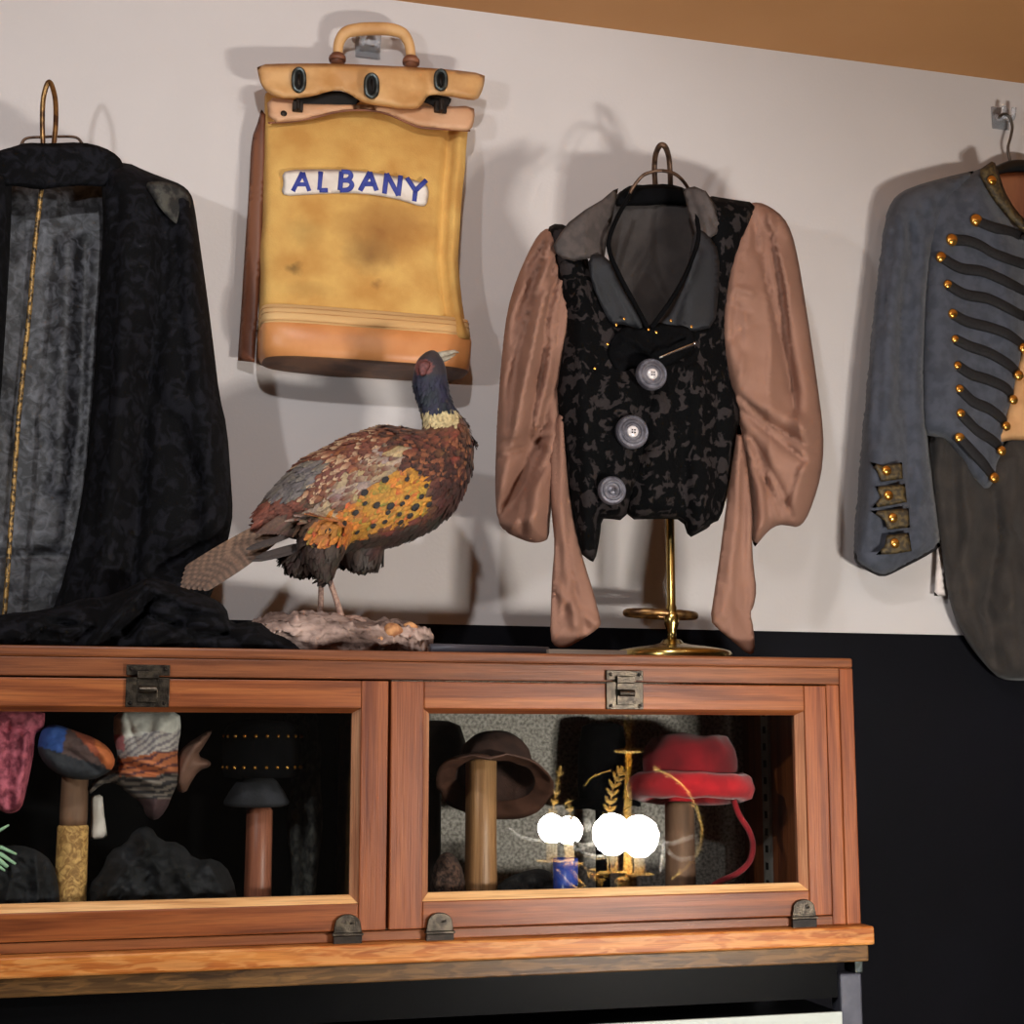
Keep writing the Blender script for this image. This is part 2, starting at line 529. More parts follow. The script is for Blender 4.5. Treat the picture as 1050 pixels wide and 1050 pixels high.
def puff(b, outline, y, T, R, step=6, folds=(), back=.3, noise_amp=0.0, noise_sc=.02, sm=1, tilt=None, colf=None, mi=0, wrinkle=0.0, wdir=(1, 0), zmin=None, pleats=None):
    """a soft cloth body: outline surveyed at plane y, front swelling by T over R, real back"""
    ol = smooth_loop([tuple(map(float, q)) for q in outline], sm) if sm else [tuple(map(float, q)) for q in outline]
    bd = resample(ol, step)
    bd = [q for i, q in enumerate(bd) if math.dist(q, bd[i - 1]) > step * .25]
    nb = len(bd)
    x0, x1 = min(q[0] for q in bd), max(q[0] for q in bd)
    y0, y1 = min(q[1] for q in bd), max(q[1] for q in bd)
    pts = []
    row = 0
    yy = y0 + step * .5
    while yy < y1:
        xx = x0 + (step * .5 if row % 2 else step * .25)
        while xx < x1:
            pts.append((xx, yy))
            xx += step
        yy += step * .866
        row += 1
    pts = np.array(pts) if pts else np.zeros((0, 2))
    if len(pts):
        pts = pts[dist_poly(pts, bd) > step * .55]
        pts = np.array([q for q in pts if inside(q[0], q[1], bd)]).reshape(-1, 2)
    allp = [Vector(q) for q in bd] + [Vector((q[0], q[1])) for q in pts]
    r = geometry.delaunay_2d_cdt(allp, [], [list(range(nb))], 1, 1e-4)
    vv, ff = r[0], r[2]
    A = np.array([(q[0], q[1]) for q in vv])
    # boundary edges
    cnt = {}
    for t in ff:
        for i in range(len(t)):
            e = (t[i], t[(i + 1) % len(t)])
            k = (min(e), max(e))
            cnt[k] = cnt.get(k, 0) + 1
    bset = set()
    for k, c in cnt.items():
        if c == 1:
            bset.update(k)
    d = dist_poly(A, bd)
    u = np.clip(d / R, 0, 1)
    h = T * np.sqrt(np.clip(1 - (1 - u) ** 2, 0, 1))
    tp = np.sqrt(np.clip(d / (R * .6), 0, 1))
    for pl, amp, w in folds:
        if len(pl) == 1:
            dd = np.linalg.norm(A - np.array(pl[0]), axis=1)
        else:
            dd = dist_poly(A, pl, closed=False)
        if amp < 0:
            h = h + tp * amp * 1.5 * np.exp(-dd / (w * .75))
        else:
            h = h + tp * amp * 1.35 * np.exp(-(dd / w) ** 2)
    if pleats:
        for (cx_, cy_), freq, amp, y_a, y_b, ph_ in pleats:
            ang = np.arctan2(A[:, 0] - cx_, A[:, 1] - cy_)
            wob = np.array([noise.noise(Vector((q[0] * .012, q[1] * .012, ph_))) for q in A])
            q_ = np.sin(ang * freq + wob * 2.2 + ph_)
            fade = np.clip(1 - (A[:, 1] - y_a) / (y_b - y_a), 0, 1) ** .7
            h = h + tp * amp * fade * (1 - 2 * np.sqrt(np.abs(q_)))
    if noise_amp:
        h = h + tp * np.array([noise_amp * noise.fractal(Vector((q[0] * noise_sc, q[1] * noise_sc, 3.1 + y * 9)), 1.0, 2.0, 3) for q in A])
    if wrinkle:
        h = h + tp * np.array([wrinkle * noise.noise(Vector((q[0] * .09 * wdir[0] + q[1] * .012, q[1] * .09 * wdir[1] + q[0] * .012, 7.7))) for q in A])
    h = np.maximum(h, .0006)
    ty = np.array([tilt(q[0], q[1]) if tilt else 0.0 for q in A])
    n = len(A)
    V = [P(A[i, 0], A[i, 1], y + ty[i] - h[i]) for i in range(n)]
    if zmin is not None:
        for q in V:
            q.z = max(q.z, zmin)
    cols = [colf(q[0], q[1]) for q in A] if colf else None
    bk = {}
    VB = []
    CB = []
    hb = back * T * np.sqrt(np.clip(1 - (1 - u) ** 2, 0, 1)) + .0015
    for i in range(n):
        if i in bset:
            bk[i] = i
        else:
            bk[i] = n + len(VB)
            q = P(A[i, 0], A[i, 1], y + ty[i])
            # a thin cloth's back follows its front; a puffed body's back is flat
            VB.append((q.x, min(y + ty[i] + hb[i], WALL - .004), q.z if zmin is None else max(q.z, zmin)))
            if cols:
                CB.append(cols[i])
    fs = [tuple(t) for t in ff] + [tuple(bk[i] for i in t)[::-1] for t in ff]
    b.add(V + VB, fs, mi, (cols + CB) if cols else None)
    return b


def cloth(name, outline, y, T, R, m_, parent=None, **k):
    b = B()
    puff(b, outline, y, T, R, **k)
    return b.build(name, m_, parent)


def curve(pts, k=6):
    """catmull-rom through points (any dimension)"""
    p = [np.array(q, float) for q in pts]
    p = [2 * p[0] - p[1]] + p + [2 * p[-1] - p[-2]]
    out = []
    for i in range(1, len(p) - 2):
        for j in range(k):
            t = j / k
            out.append(.5 * ((2 * p[i]) + (-p[i - 1] + p[i + 1]) * t + (2 * p[i - 1] - 5 * p[i] + 4 * p[i + 1] - p[i + 2]) * t * t
                             + (-p[i - 1] + 3 * p[i] - 3 * p[i + 1] + p[i + 2]) * t ** 3))
    out.append(p[-2])
    return [tuple(q) for q in out]


def ptube(b, pts, y, rpx, n=8, k=5, mi=0, flat=1.0, closed=False):
    """tube along pixel polyline; y a number or list"""
    ys = y if isinstance(y, (list, tuple)) else [y] * len(pts)
    q = curve([(a[0], a[1], yy) for a, yy in zip(pts, ys)], k)
    rr = rpx if isinstance(rpx, (list, tuple)) else [rpx] * len(pts)
    rs = [x[0] for x in curve([(r, 0) for r in rr], k)]
    w = [P(a, c, yy) for a, c, yy in q]
    sc = mpp(q[0][0], q[0][1], q[0][2])
    return b.tube(w, [r * sc for r in rs], n, mi, flat=flat)


def bvh_of(*objs):
    from mathutils.bvhtree import BVHTree as T
    vs, fs = [], []
    for o in objs:
        off = Vector(o.location)
        p = o.parent
        while p is not None:
            off += Vector(p.location)
            p = p.parent
        k = len(vs)
        vs += [v.co + off for v in o.data.vertices]
        fs += [tuple(i + k for i in q.vertices) for q in o.data.polygons]
    return T.FromPolygons(vs, fs)


def ysurf(bv, px, py, default, lift=.0):
    d = (P(px, py, .3) - Vector(CAM)).normalized()
    h = bv.ray_cast(Vector(CAM), d)[0]
    return default if h is None else h.y - lift


def dome(b, px, py, y, rpx, hgt=.5, n=14, mi=0, tilt=None):
    """button facing the room"""
    c = P(px, py, y)
    r = rpx * mpp(px, py, y)
    M = Matrix(((1, 0, 0), (0, 0, -1), (0, 1, 0)))
    prof = [(r * .92, -r * .15), (r, 0)] + [(r * math.cos(t), r * hgt * math.sin(t)) for t in (.3, .6, .9, 1.2, 1.45)] + [(r * .02, r * hgt)]
    return b.lathe(c, prof, n, mi, M)

# ================================================================== the room
RX0, RX1, RY0, RZ = -2.4, 3.6, -4.4, 2.80
DADO = 1.737
b = B()
b.box((RX0, WALL, DADO), (RX1, WALL + .1, RZ), 0)
b.box((RX0, WALL, 0), (RX1, WALL + .1, DADO), 1)
struct(b.build('wall_back', [MT['wall'], MT['dado']], smooth=False))
struct(B().box((RX0 - .1, RY0, RZ), (RX1 + .1, WALL + .1, RZ + .1)).build('ceiling', MT['ceil'], smooth=False))
struct(B().box((RX0 - .1, RY0 - .1, -.1), (RX1 + .1, WALL + .1, 0)).build('floor', MT['floor'], smooth=False))
struct(B().box((RX0 - .1, RY0, 0), (RX0, WALL, RZ)).build('wall_left', MT['room'], smooth=False))
struct(B().box((RX1, RY0, 0), (RX1 + .1, WALL, RZ)).build('wall_right', MT['room'], smooth=False))
struct(B().box((RX0 - .1, RY0 - .1, 0), (RX1 + .1, RY0, RZ)).build('wall_front', MT['room'], smooth=False))

# ================================================================== the display case
CX0, CX1, CD = -.290, 1.074, .352
ZT, ZG, ZD, ZL0, ZL1, ZM = 1.669, 1.631, 1.308, 1.2936, 1.268, 1.2445
case = root('display_case', 'long low oak display case with two glazed doors standing against the black lower wall', 'display case', (.39, .17, ZM))
B().box((CX0, -.001, ZT - .014), (CX1, CD, ZT)).build('top_panel', MT['oaktop'], case, False, .003)
b = B()
b.box((CX0 + .02, 0, ZG), (CX1 - .0222, .02, ZT - .0142))
b.box((CX0 + .02, .003, ZL0 + .0002), (CX1 - .02, .02, ZD - .0012))
b.build('front_rail', MT['oaktop'], case, False, .0015)
B().box((CX1 - .043, .0005, ZL0 + .0002), (CX1 - .0224, .022, ZG - .0002)).build('front_stile', MT['oakz'], case, False, .002)
B().box((CX0, .0005, ZL0 + .0002), (CX0 + .043, .022, ZG - .0002)).build('front_stile', MT['oakz'], case, False, .002)
B().box((CX1 - .022, -.0005, ZL0 + .0002), (CX1, CD, ZT - .0145)).build('end_panel', MT['oakz'], case, False, .002)
B().box((CX0, .0225, ZL0), (CX0 + .022, CD, ZT - .0145)).build('end_panel', MT['oakz'], case, False, .002)
B().box((.381, .03, ZL0 + .014), (.401, CD - .012, ZT - .0145)).build('divider', MT['oakdark'], case, False)
B().box((.4015, CD - .012, ZL0), (CX1 - .0225, CD, ZT - .0145)).build('back_panel', MT['backgrey'], case, False)
B().box((CX0 + .0225, CD - .012, ZL0), (.4005, CD, ZT - .0145)).build('back_panel', MT['rackblk'], case, False)['label'] = 'back panel coloured black for the dark left interior'  # darkness of the left interior is put into this panel's colour
B().box((CX0 + .0225, .023, ZL0), (CX1 - .0225, CD - .0125, ZL0 + .0135)).build('bottom_panel', MT['oakdark'], case, False)
B().box((CX0 - .009, -.022, ZL1), (CX1 + .009, CD, ZL0 - .0002)).build('ledge', MT['oakledge'], case, False, .003)['label'] = 'flecked golden oak ledge'
B().box((CX0 - .004, -.012, ZM), (CX1 + .004, CD, ZL1 - .0003)).build('base_moulding', MT['oakdark'], case, False, .002)
b = B()
q = P(889, 932, .05)
b.tube([(CX1 - .004, .05, q.z), (CX1 + .018, .05, q.z), (CX1 + .022, .05, q.z + .001)], .0016, 8)
b.build('side_pin', MT['wire'], case)


def shelf_standard():
    X = CX1 - .0222
    b = B()
    b.box((X - .004, .236, ZL0 + .015), (X, .262, ZT - .02), 0)
    z = ZL0 + .03
    while z < ZT - .04:
        b.box((X - .0046, .244, z), (X - .0039, .254, z + .011), 1)
        z += .0265
    o = b.build('shelf_standard', [MT['strip'], MT['hole']], case, False)
    o['label'] = 'slotted grey metal shelf standard'


shelf_standard()


def door(x0, x1, latch_px, catches):
    cx = (x0 + x1) / 2
    w = .0557
    gx0, gx1, gz0, gz1 = x0 + w, x1 - w + .0105, 1.3525, 1.5868
    if x0 < 0:
        gx1 = .3445
    else:
        gx1 = .985
    z0, z1 = ZD, ZG - .0022
    x0 += .0012
    x1 -= .0012
    # frame: two stiles full height, two rails between
    d = bpy.data.objects.new('door', None)
    C.objects.link(d)
    d.parent = case
    bb = .010
    for a, c in ((x0, gx0 - bb), (gx1 + bb, x1)):
        B().box((a, -.0015, z0), (c, .021, z1)).build('door_stile', MT['oakz'], d, False, .0015)
    for a, c in ((z0, gz0 - bb), (gz1 + bb * .6, z1)):
        B().box((gx0 - bb + .0002, -.001, a), (gx1 + bb - .0002, .021, c)).build('door_rail', MT['oakx'], d, False, .0015)
    # sloping glazing bead: outer edge at the face, inner edge at the glass
    O = [(gx0 - bb, gz0 - bb), (gx1 + bb, gz0 - bb), (gx1 + bb, gz1 + bb * .6), (gx0 - bb, gz1 + bb * .6)]
    I = [(gx0, gz0), (gx1, gz0), (gx1, gz1), (gx0, gz1)]
    b = B()
    v = [(x, .002, z) for x, z in O] + [(x, .0125, z) for x, z in I] + [(x, .02, z) for x, z in O] + [(x, .02, z) for x, z in I]
    for i in range(4):
        j = (i + 1) % 4
        mi = (0, 1, 2, 1)[i]  # bottom lightest, sides paler, top plain: light by facing put into colour
        b.add([v[i], v[j], v[4 + j], v[4 + i], v[8 + i], v[8 + j], v[12 + j], v[12 + i]],
              [(0, 1, 2, 3), (7, 6, 5, 4), (0, 4, 5, 1), (3, 2, 6, 7), (0, 3, 7, 4), (1, 5, 6, 2)], mi)
    b.build('glazing_bead', [MT['bead'], MT['beadz'], MT['oakx']], d, False)
    B().box((gx0 + .0003, .0128, gz0 + .0003), (gx1 - .0003, .0158, gz1 - .0003)).build('glass_pane', MT['glass'], d, False)
    # spring latch at the top
    lx, ly = latch_px
    q = P(lx, ly, -.004)
    b = B()
    h = .0255
    b.box((q.x - .027, -.0052, q.z - .026), (q.x + .027, -.0016, q.z + .0115), 0)
    b.box((q.x - .027, -.0056, q.z + .0140), (q.x + .027, .0, q.z + .0275), 0)
    b.box((q.x - .0135, -.012, q.z + .010), (q.x + .0135, -.0052, q.z + .019), 0)
    b.box((q.x - .0125, -.008, q.z - .020), (q.x + .0125, -.0052, q.z + .010), 0)
    b.tube([(q.x - .011, -.0125, q.z - .004), (q.x + .011, -.0125, q.z - .004)], .0048, 10)
    for sx in (-1, 1):
        for dz in (-.021, .022):
            b.ball((q.x + sx * .021, -.0056, q.z + dz), .0026, 8, 1)
    o = b.build('latch', [MT['bronze'], MT['bronzed']], d, True, .0012, angle=35)
    o['label'] = 'bronze spring latch'
    for px, py in catches:
        q = P(px, py, -.006)
        b = B()
        pr = [(-.0185, -.001)] + [(-.0165 * math.cos(t), .010 + .0125 * math.sin(t)) for t in [PI * i / 10 for i in range(11)]] + [(.0185, -.001)]
        b.loft([[(q.x + x, -.0072, q.z + z) for x, z in pr], [(q.x + x, -.0016, q.z + z) for x, z in pr]], 0)
        b.box((q.x - .0200, -.0100, q.z - .0042), (q.x + .0200, -.0014, q.z - .0008), 0)
        b.box((q.x - .0185, -.0080, q.z - .0185), (q.x + .0185, -.0014, q.z - .0044), 1)
        b.tube([(q.x + .003, -.0076, q.z + .011), (q.x + .008, -.0076, q.z + .012)], .0016, 6, 1)
        b.build('hinge', [MT['bronze'], MT['bronzed']], d, True, .0008, angle=35)['label'] = 'small arched bronze hinge'
    return d


dl = door(-.246, .3918, (151.5, 704), [(356.5, 956)])
dl['label'] = 'left glazed door'
dr = door(.3932, 1.0305, (640.5, 708), [(451, 954), (824.5, 939)])
dr['label'] = 'right glazed door'

# ================================================================== the stand below
ra = root('shelf_rack', 'grey steel rack with a white edged shelf carrying the oak display case', 'rack', (.39, .17, 0))
zr = ZM - .006
q0, q1 = P(862, 1010, .004), P(884, 1010, .004)
LX0, LX1 = q0.x, q1.x
for (a, c), ys in (((LX0, LX1), (.004, .034)), ((LX0, LX1), (.30, .33)), ((CX0, CX0 + .03), (.004, .034)), ((CX0, CX0 + .03), (.30, .33))):
    B().box((a, ys[0], 0), (c, ys[1], zr - .012)).build('leg', MT['rack'], ra, False, .003)
b = B()
b.box((LX1 - .011, .002, zr - .012), (LX1 + .002, .036, zr + .0055))
b.build('levelling_pad', MT['steel'], ra, False, .002)
b = B()
b.box((CX0, .012, zr - .045), (LX0 - .001, .03, zr + .0055))
b.box((CX0, .305, zr - .012), (LX1, .33, zr + .0055))
b.build('crossbar', MT['rackblk'], ra, False)
zs = P(780, 1041.5, .0).z
B().box((CX0 + .031, .0042, zs - .030), (LX0 - .002, .33, zs - .001)).build('shelf', MT['rackblk'], ra, False, .001)
B().box((CX0 + .031, -.002, zs - .034), (LX0 - .002, .004, zs)).build('shelf_edge', MT['white'], ra, False, .001)['label'] = 'white laminate shelf edge'
B().box((CX0 + .03, .331, .3), (LX1, .345, zr - .013)).build('back_panel', MT['rackblk'], ra, False)


# ================================================================== helpers for hung things
def clear_hook(px, py, s, label):
    q = P(px, py, WALL)
    t = root('adhesive_hook', label, 'hook', (q.x, WALL, q.z - .02), 'clear wall hooks')
    b = B()
    b.box((q.x - .017 * s, WALL - .004, q.z - .020 * s), (q.x + .017 * s, WALL, q.z + .020 * s))
    b.build('back_plate', MT['acryl'], t, False, .002)
    b = B()
    for sx in (-1, 1):
        x = q.x + sx * .010 * s
        b.tube(curve([(x, WALL - .003, q.z + .004 * s), (x, WALL - .014, q.z - .006 * s), (x, WALL - .026, q.z - .006 * s), (x, WALL - .032, q.z + .010 * s)], 5), .0042 * s, 8)
    b.tube([(q.x - .01 * s, WALL - .026, q.z - .006 * s), (q.x + .01 * s, WALL - .026, q.z - .006 * s)], .004 * s, 8)
    b.build('prong', MT['acryl'], t)
    return t


# ================================================================== the black coat on its stand
YC = .215
q = P(2, 655, YC - .02)
st = root('coat_stand', 'brass coat stand with a tall loop top holding the sheer black robe', 'stand', (q.x, YC, ZT))
b = B()
ptube(b, [(44.5, 158), (43.5, 130), (44, 105), (47, 90), (50.5, 84), (54, 90), (57, 105), (57, 130), (54, 158)], [YC + .02, YC + .016, YC + .01, YC + .003, YC, YC - .003, YC - .01, YC - .016, YC - .02], 2.7)
b.build('loop', MT['brassold'], st)
b = B()
ptube(b, [(14, 163), (21, 150), (27, 142), (45, 140.5), (60, 140), (78, 141), (86, 149), (100, 160)], YC + .03, 1.6)
b.build('hanger_wire', MT['ironrust'], st)
b = B()
ptube(b, [(47, 155), (42.5, 194), (38, 232), (34, 270), (31, 310), (25, 370), (19, 430), (14, 500), (9, 570), (5, 625), (2, 658)], YC - .02, 2.5, 10, 4)
b.build('pole', MT['gold'], st)['label'] = 'mottled brass pole'
b = B()
b.lathe((q.x, YC - .02, ZT), [(.08, .0), (.08, .006), (.06, .012), (.02, .018), (.01, .03)], 36)
b.build('base', MT['brassold'], st)

coat = root('black_robe', 'long sheer black lace robe hanging open over a grey lace back at the left', 'robe', (P(50, 600, YC).x, YC, ZT))
RB = [(104, 168), (130, 166), (149, 175), (170, 183), (186, 189), (195, 197), (199, 208), (205, 250),
      (213, 307), (219, 355), (225, 406), (233, 438), (237, 494), (239, 525), (236, 545), (230, 570), (222, 600), (200, 640), (120, 655), (40, 656), (46, 640), (60, 612), (74, 560), (86, 500), (92, 440), (97, 380), (100, 320), (104, 270), (106, 225), (104, 190)]
cf = [([(172, 215), (166, 300), (150, 420), (141, 550), (132, 640)], -.024, 13), ([(195, 230), (203, 330), (214, 450), (218, 560)], .014, 12),
      ([(125, 250), (122, 400), (112, 560), (90, 640)], .016, 14), ([(150, 380), (190, 470), (225, 520)], -.007, 8),
      ([(175, 560), (205, 540), (232, 520)], .012, 7), ([(165, 585), (200, 565), (230, 548)], -.014, 6), ([(183, 430), (200, 490), (205, 560)], -.010, 9),
      ([(110, 200), (108, 300), (102, 400), (90, 520), (64, 620)], .008, 6), ([(152, 250), (150, 330)], .008, 12), ([(60, 640), (100, 560), (140, 480)], -.008, 10),
      ([(120, 200), (114, 330), (108, 450)], -.010, 5), ([(180, 220), (184, 320), (190, 400)], -.008, 5)]
cloth('front_panel', RB, YC + .005, .060, 40, MT['black'], coat, folds=cf, noise_amp=.006, noise_sc=.016, step=5, back=.5, wrinkle=.003, zmin=ZT + .001)
cloth('front_panel', [(12, 168), (13, 190), (8, 300), (0, 420), (-10, 520), (-30, 640), (-130, 655), (-158, 590), (-160, 520), (-148, 420), (-135, 320), (-122, 230), (-116, 205), (-105, 190), (-60, 172), (-20, 164)],
      YC + .005, .060, 40, MT['black'], coat, noise_amp=.006, noise_sc=.016, step=6, back=.5, wrinkle=.003, zmin=ZT + .001, folds=[([(-80, 210), (-90, 400), (-80, 640)], -.02, 14)])
cloth('collar', [(-28, 164), (0, 154), (15, 150), (26, 146), (50, 147), (84, 145.5), (106, 150.5), (122, 160), (128, 172), (118, 186), (106, 192), (90, 190), (60, 192), (40, 195), (14, 190), (0, 192), (-20, 186)],
      YC - .036, .009, 10, MT['black'], coat, step=5, noise_amp=.003, tilt=lambda x, y: abs(x - 50) * .0003)
cloth('shoulder_patch', [(148, 188), (160, 185), (178, 188), (192, 195), (197, 206), (193, 222), (184, 232), (176, 226), (166, 216), (156, 202)], YC - .050, .004, 8, MT['darklace'], coat, step=4,
      tilt=lambda x, y: max(0, (x - 165)) * .0011, noise_amp=.002)['label'] = 'greyer lace shoulder patch'
cloth('back_panel', [(6, 180), (40, 184), (80, 184), (112, 180), (114, 230), (110, 300), (106, 380), (100, 450), (94, 510), (80, 570), (66, 620), (52, 657), (-60, 657), (-50, 560), (-34, 430), (-20, 320), (-6, 240)],
      YC + .05, .012, 20, MT['brocade'], coat, step=6, noise_amp=.008, noise_sc=.02, zmin=ZT + .001, folds=[([(-20, 566), (10, 571), (40, 569), (70, 571)], -.012, 4), ([(88, 250), (84, 420), (66, 560)], -.010, 5), ([(70, 250), (60, 500)], .008, 9), ([(95, 330), (88, 470)], .007, 4)])['label'] = 'grey lace back seen through the open front'
# train heaped on the case
cloth('train', [(-40, 640), (10, 628), (28, 628), (60, 622), (85, 613), (105, 613), (130, 604), (150, 592), (166, 594), (180, 600), (198, 606), (216, 612), (232, 622), (236, 640), (262, 636),
                (285, 648), (312, 662), (318, 682), (-40, 682)], .095, .065, 36, MT['black'], coat, zmin=ZT + .001, step=4, back=.5, noise_amp=.010, noise_sc=.035,
      folds=[([(22, 655), (40, 641), (70, 648), (92, 640)], .020, 4), ([(28, 640), (50, 632), (80, 634)], .014, 3), ([(95, 662), (125, 628), (152, 600)], .024, 5), ([(152, 602), (190, 620), (228, 628)], .018, 5),
             ([(112, 655), (150, 630), (200, 648), (234, 650)], -.024, 7), ([(30, 650), (60, 638), (90, 644)], -.014, 4), ([(160, 660), (200, 640), (228, 642)], .016, 5), ([(130, 650), (158, 612), (180, 616)], -.020, 6),
             ([(240, 650), (275, 655), (300, 668)], .012, 6)])

# ================================================================== the mail bag
clear_hook(377, 46, 1.25, 'clear plastic hook inside the handle of the canvas mail bag')
yb = WALL - .006
q = P(380, 345, yb)
bag = root('mail_bag', 'ochre canvas mail bag with leather base and a white town name patch', 'bag', (q.x, yb, P(380, 388, yb - .1).z))


def stad(xl, xr, py, depth, n=44, e=5.0, yf=None, dent=0.0):
    """one horizontal section of the bag; front face at pixel row py"""
    yf = yb - depth
    a, c = P(xl, py, yf), P(xr, py, yf)
    z = (a.z + c.z) / 2
    cx, hw, cy, hd = (a.x + c.x) / 2, (c.x - a.x) / 2, yb - depth / 2, depth / 2
    out = []
    for i in range(n):
        t = 2 * PI * i / n
        ct, s_ = math.cos(t), math.sin(t)
        x = math.copysign(abs(ct) ** (2 / e), ct) * hw
        y = math.copysign(abs(s_) ** (2 / e), s_) * hd
        out.append(Vector((cx + x, cy + y, z)))
    return out


rows = [(272, 482, 106, .030), (273, 482, 116, .040), (274, 482, 128, .052), (274, 481, 142, .062), (273, 479, 160, .068), (272.5, 477, 180, .072), (272, 475, 205, .076), (272, 474, 230, .080), (271.5, 474, 255, .084),
        (271, 475, 280, .088), (270.5, 477, 300, .094), (270.5, 480, 318, .100), (270.5, 484, 332, .104), (270.5, 486, 340, .106)]
rings = []
for (xl, xr, py, dp) in rows:
    r = stad(xl, xr, py, dp, 72, 7)
    rr = []
    for p in r:
        k = noise.fractal(Vector((p.x * 9, p.z * 7, 1.3)), 1, 2, 3)
        front = p.y < yb - dp * .6
        y = p.y
        if front:
            y += .006 * k
            # slack pleat down the right side and pulls from the neck
            y += .016 * math.exp(-((p.x - (r[0].x - .032)) / .008) ** 2) * (1 if py < 320 else .2)
            y -= .006 * math.exp(-((p.x - (r[0].x - .016)) / .008) ** 2)
        rr.append((p.x + (.004 * noise.noise(Vector((p.z * 14, 2, 0))) if py < 325 else 0), min(y, yb), p.z))
    rings.append(rr)
b = B()
b.loft(rings, 0)
body = b.build('body', MT['canvas'], bag)


def canvas_stains():
    mt = MT['canvas']
    nt = mt.node_tree
    N, L = nt.nodes.new, nt.links.new
    bs = nt.nodes['Principled BSDF']
    src = bs.inputs['Base Color'].links[0].from_socket
    tc = N('ShaderNodeTexCoord')
    base = Vector(bag.location)
    for (px, py, rx, rz, st_, col) in ((388, 238, 34, 26, .75, S(134, 82, 34)), (378, 262, 22, 16, .7, S(112, 74, 36)), (425, 232, 22, 14, .45, S(150, 96, 44)), (301, 277, 7, 6, .8, S(96, 72, 34)),
                                       (312, 238, 16, 14, .4, S(136, 108, 56)), (384, 292, 5, 4, .6, S(120, 78, 40)), (315, 300, 22, 8, .35, S(140, 104, 50)), (402, 212, 30, 12, .4, S(152, 102, 44))):
        q = P(px, py, yb - .08) - base
        s = mpp(px, py, yb - .08)
        mp = N('ShaderNodeMapping')
        mp.vector_type = 'TEXTURE'
        mp.inputs['Location'].default_value = q
        mp.inputs['Scale'].default_value = (rx * s * 1.5, .06, rz * s * 1.5)
        nz = N('ShaderNodeTexNoise')
        nz.inputs['Scale'].default_value = 45
        nz.inputs['Detail'].default_value = 5
        va = N('ShaderNodeVectorMath')
        va.operation = 'MULTIPLY_ADD'
        va.inputs[1].default_value = (.03, .0, .03)
        L(tc.outputs['Object'], nz.inputs['Vector'])
        L(nz.outputs['Color'], va.inputs[0])
        sub = N('ShaderNodeVectorMath')
        sub.operation = 'SUBTRACT'
        sub.inputs[1].default_value = (.015, 0, .015)
        L(tc.outputs['Object'], sub.inputs[0])
        L(sub.outputs[0], va.inputs[2])
        L(va.outputs[0], mp.inputs[0])
        g = N('ShaderNodeTexGradient')
        g.gradient_type = 'SPHERICAL'
        L(mp.outputs[0], g.inputs[0])
        mm = N('ShaderNodeMath')
        mm.operation = 'MULTIPLY'
        mm.use_clamp = True
        mm.inputs[1].default_value = st_ * 1.05
        L(g.outputs['Fac'], mm.inputs[0])
        mx = N('ShaderNodeMix')
        mx.data_type = 'RGBA'
        L(mm.outputs[0], mx.inputs[0])
        L(src, mx.inputs[6])
        mx.inputs[7].default_value = col
        src = mx.outputs[2]
    L(src, bs.inputs['Base Color'])


canvas_stains()
# webbing band and leather base
b = B()
rr = [stad(270, 484, 318, .1025, 72, 6), stad(270, 486, 330, .1065, 72, 6), stad(270, 487, 337, .1085, 72, 6)]
b.loft(rr, 0)
for py, dp in ((321, .1038), (326, .1052), (334, .108)):
    r = stad(270, 484.5 + (py - 318) * .12, py, dp + .0012, 72, 6)
    b.tube(r, .0005, 5, 1, closed=True)
b.build('webbing_band', [MT['band'], MT['leatherl']], bag)
b = B()
rr = [stad(270, 487, 336, .108, 72, 6), stad(269.5, 488, 340, .1115, 72, 6), stad(269.5, 488, 350, .113, 72, 5), stad(269.5, 487.5, 360, .113, 72, 4.5), stad(271, 487, 366, .111, 72, 4),
      stad(273, 486, 369.5, .108, 72, 3.8)]
b.loft(rr, 0, cap=False)
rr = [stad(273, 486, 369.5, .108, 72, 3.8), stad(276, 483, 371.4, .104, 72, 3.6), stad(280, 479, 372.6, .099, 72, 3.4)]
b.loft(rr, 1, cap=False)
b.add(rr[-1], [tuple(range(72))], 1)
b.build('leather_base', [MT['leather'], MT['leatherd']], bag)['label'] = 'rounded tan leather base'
# neck band, gap, flap
yf0 = yb - .045
cloth('neck_band', [(273, 99), (300, 103), (340, 106), (400, 108), (452, 110), (486, 108), (487, 122), (483, 134), (470, 134), (450, 132), (432, 131), (418, 126), (400, 118), (385, 114), (365, 113), (345, 115), (325, 120), (305, 124), (276, 126)],
      yf0 - .012, .007, 5, MT['leathern'], bag, step=4, tilt=lambda x, y: -(y - 100) * .0005, noise_amp=.002)['label'] = 'pinkish leather neck band'
b = B()
ptube(b, [(275, 126), (300, 124.5), (325, 120), (345, 115), (365, 113), (385, 114), (400, 118), (418, 126), (432, 131), (455, 132.5), (482, 134)], [yb - .064, yb - .066, yb - .070, yb - .067, yb - .066, yb - .066, yb - .067, yb - .072, yb - .074, yb - .074, yb - .07], 1.1, 6, 4)
b.build('neck_seam', MT['leatherb'], bag)
for px, py in ((291, 116.5), (462, 126)):
    b = B()
    dome(b, px, py, yb - .073, 3.4, .45)
    b.build('rivet', MT['bronzed'], bag)
b = B()
puff(b, [(300, 100), (325, 97), (345, 92), (362, 98), (372, 106), (345, 110), (318, 113), (302, 112)], yb - .062, .002, 4, step=4)
b.build('mouth_gap', MT['hole'], bag)['label'] = 'dark gap of the open mouth under the flap'
b = B()
puff(b, [(431, 104), (440, 96), (452, 98), (463, 100), (462, 106), (452, 118), (447, 112), (441, 107)], yb - .062, .002, 4, step=4)
b.build('mouth_gap', MT['hole'], bag)['label'] = 'dark gap of the open mouth under the flap'
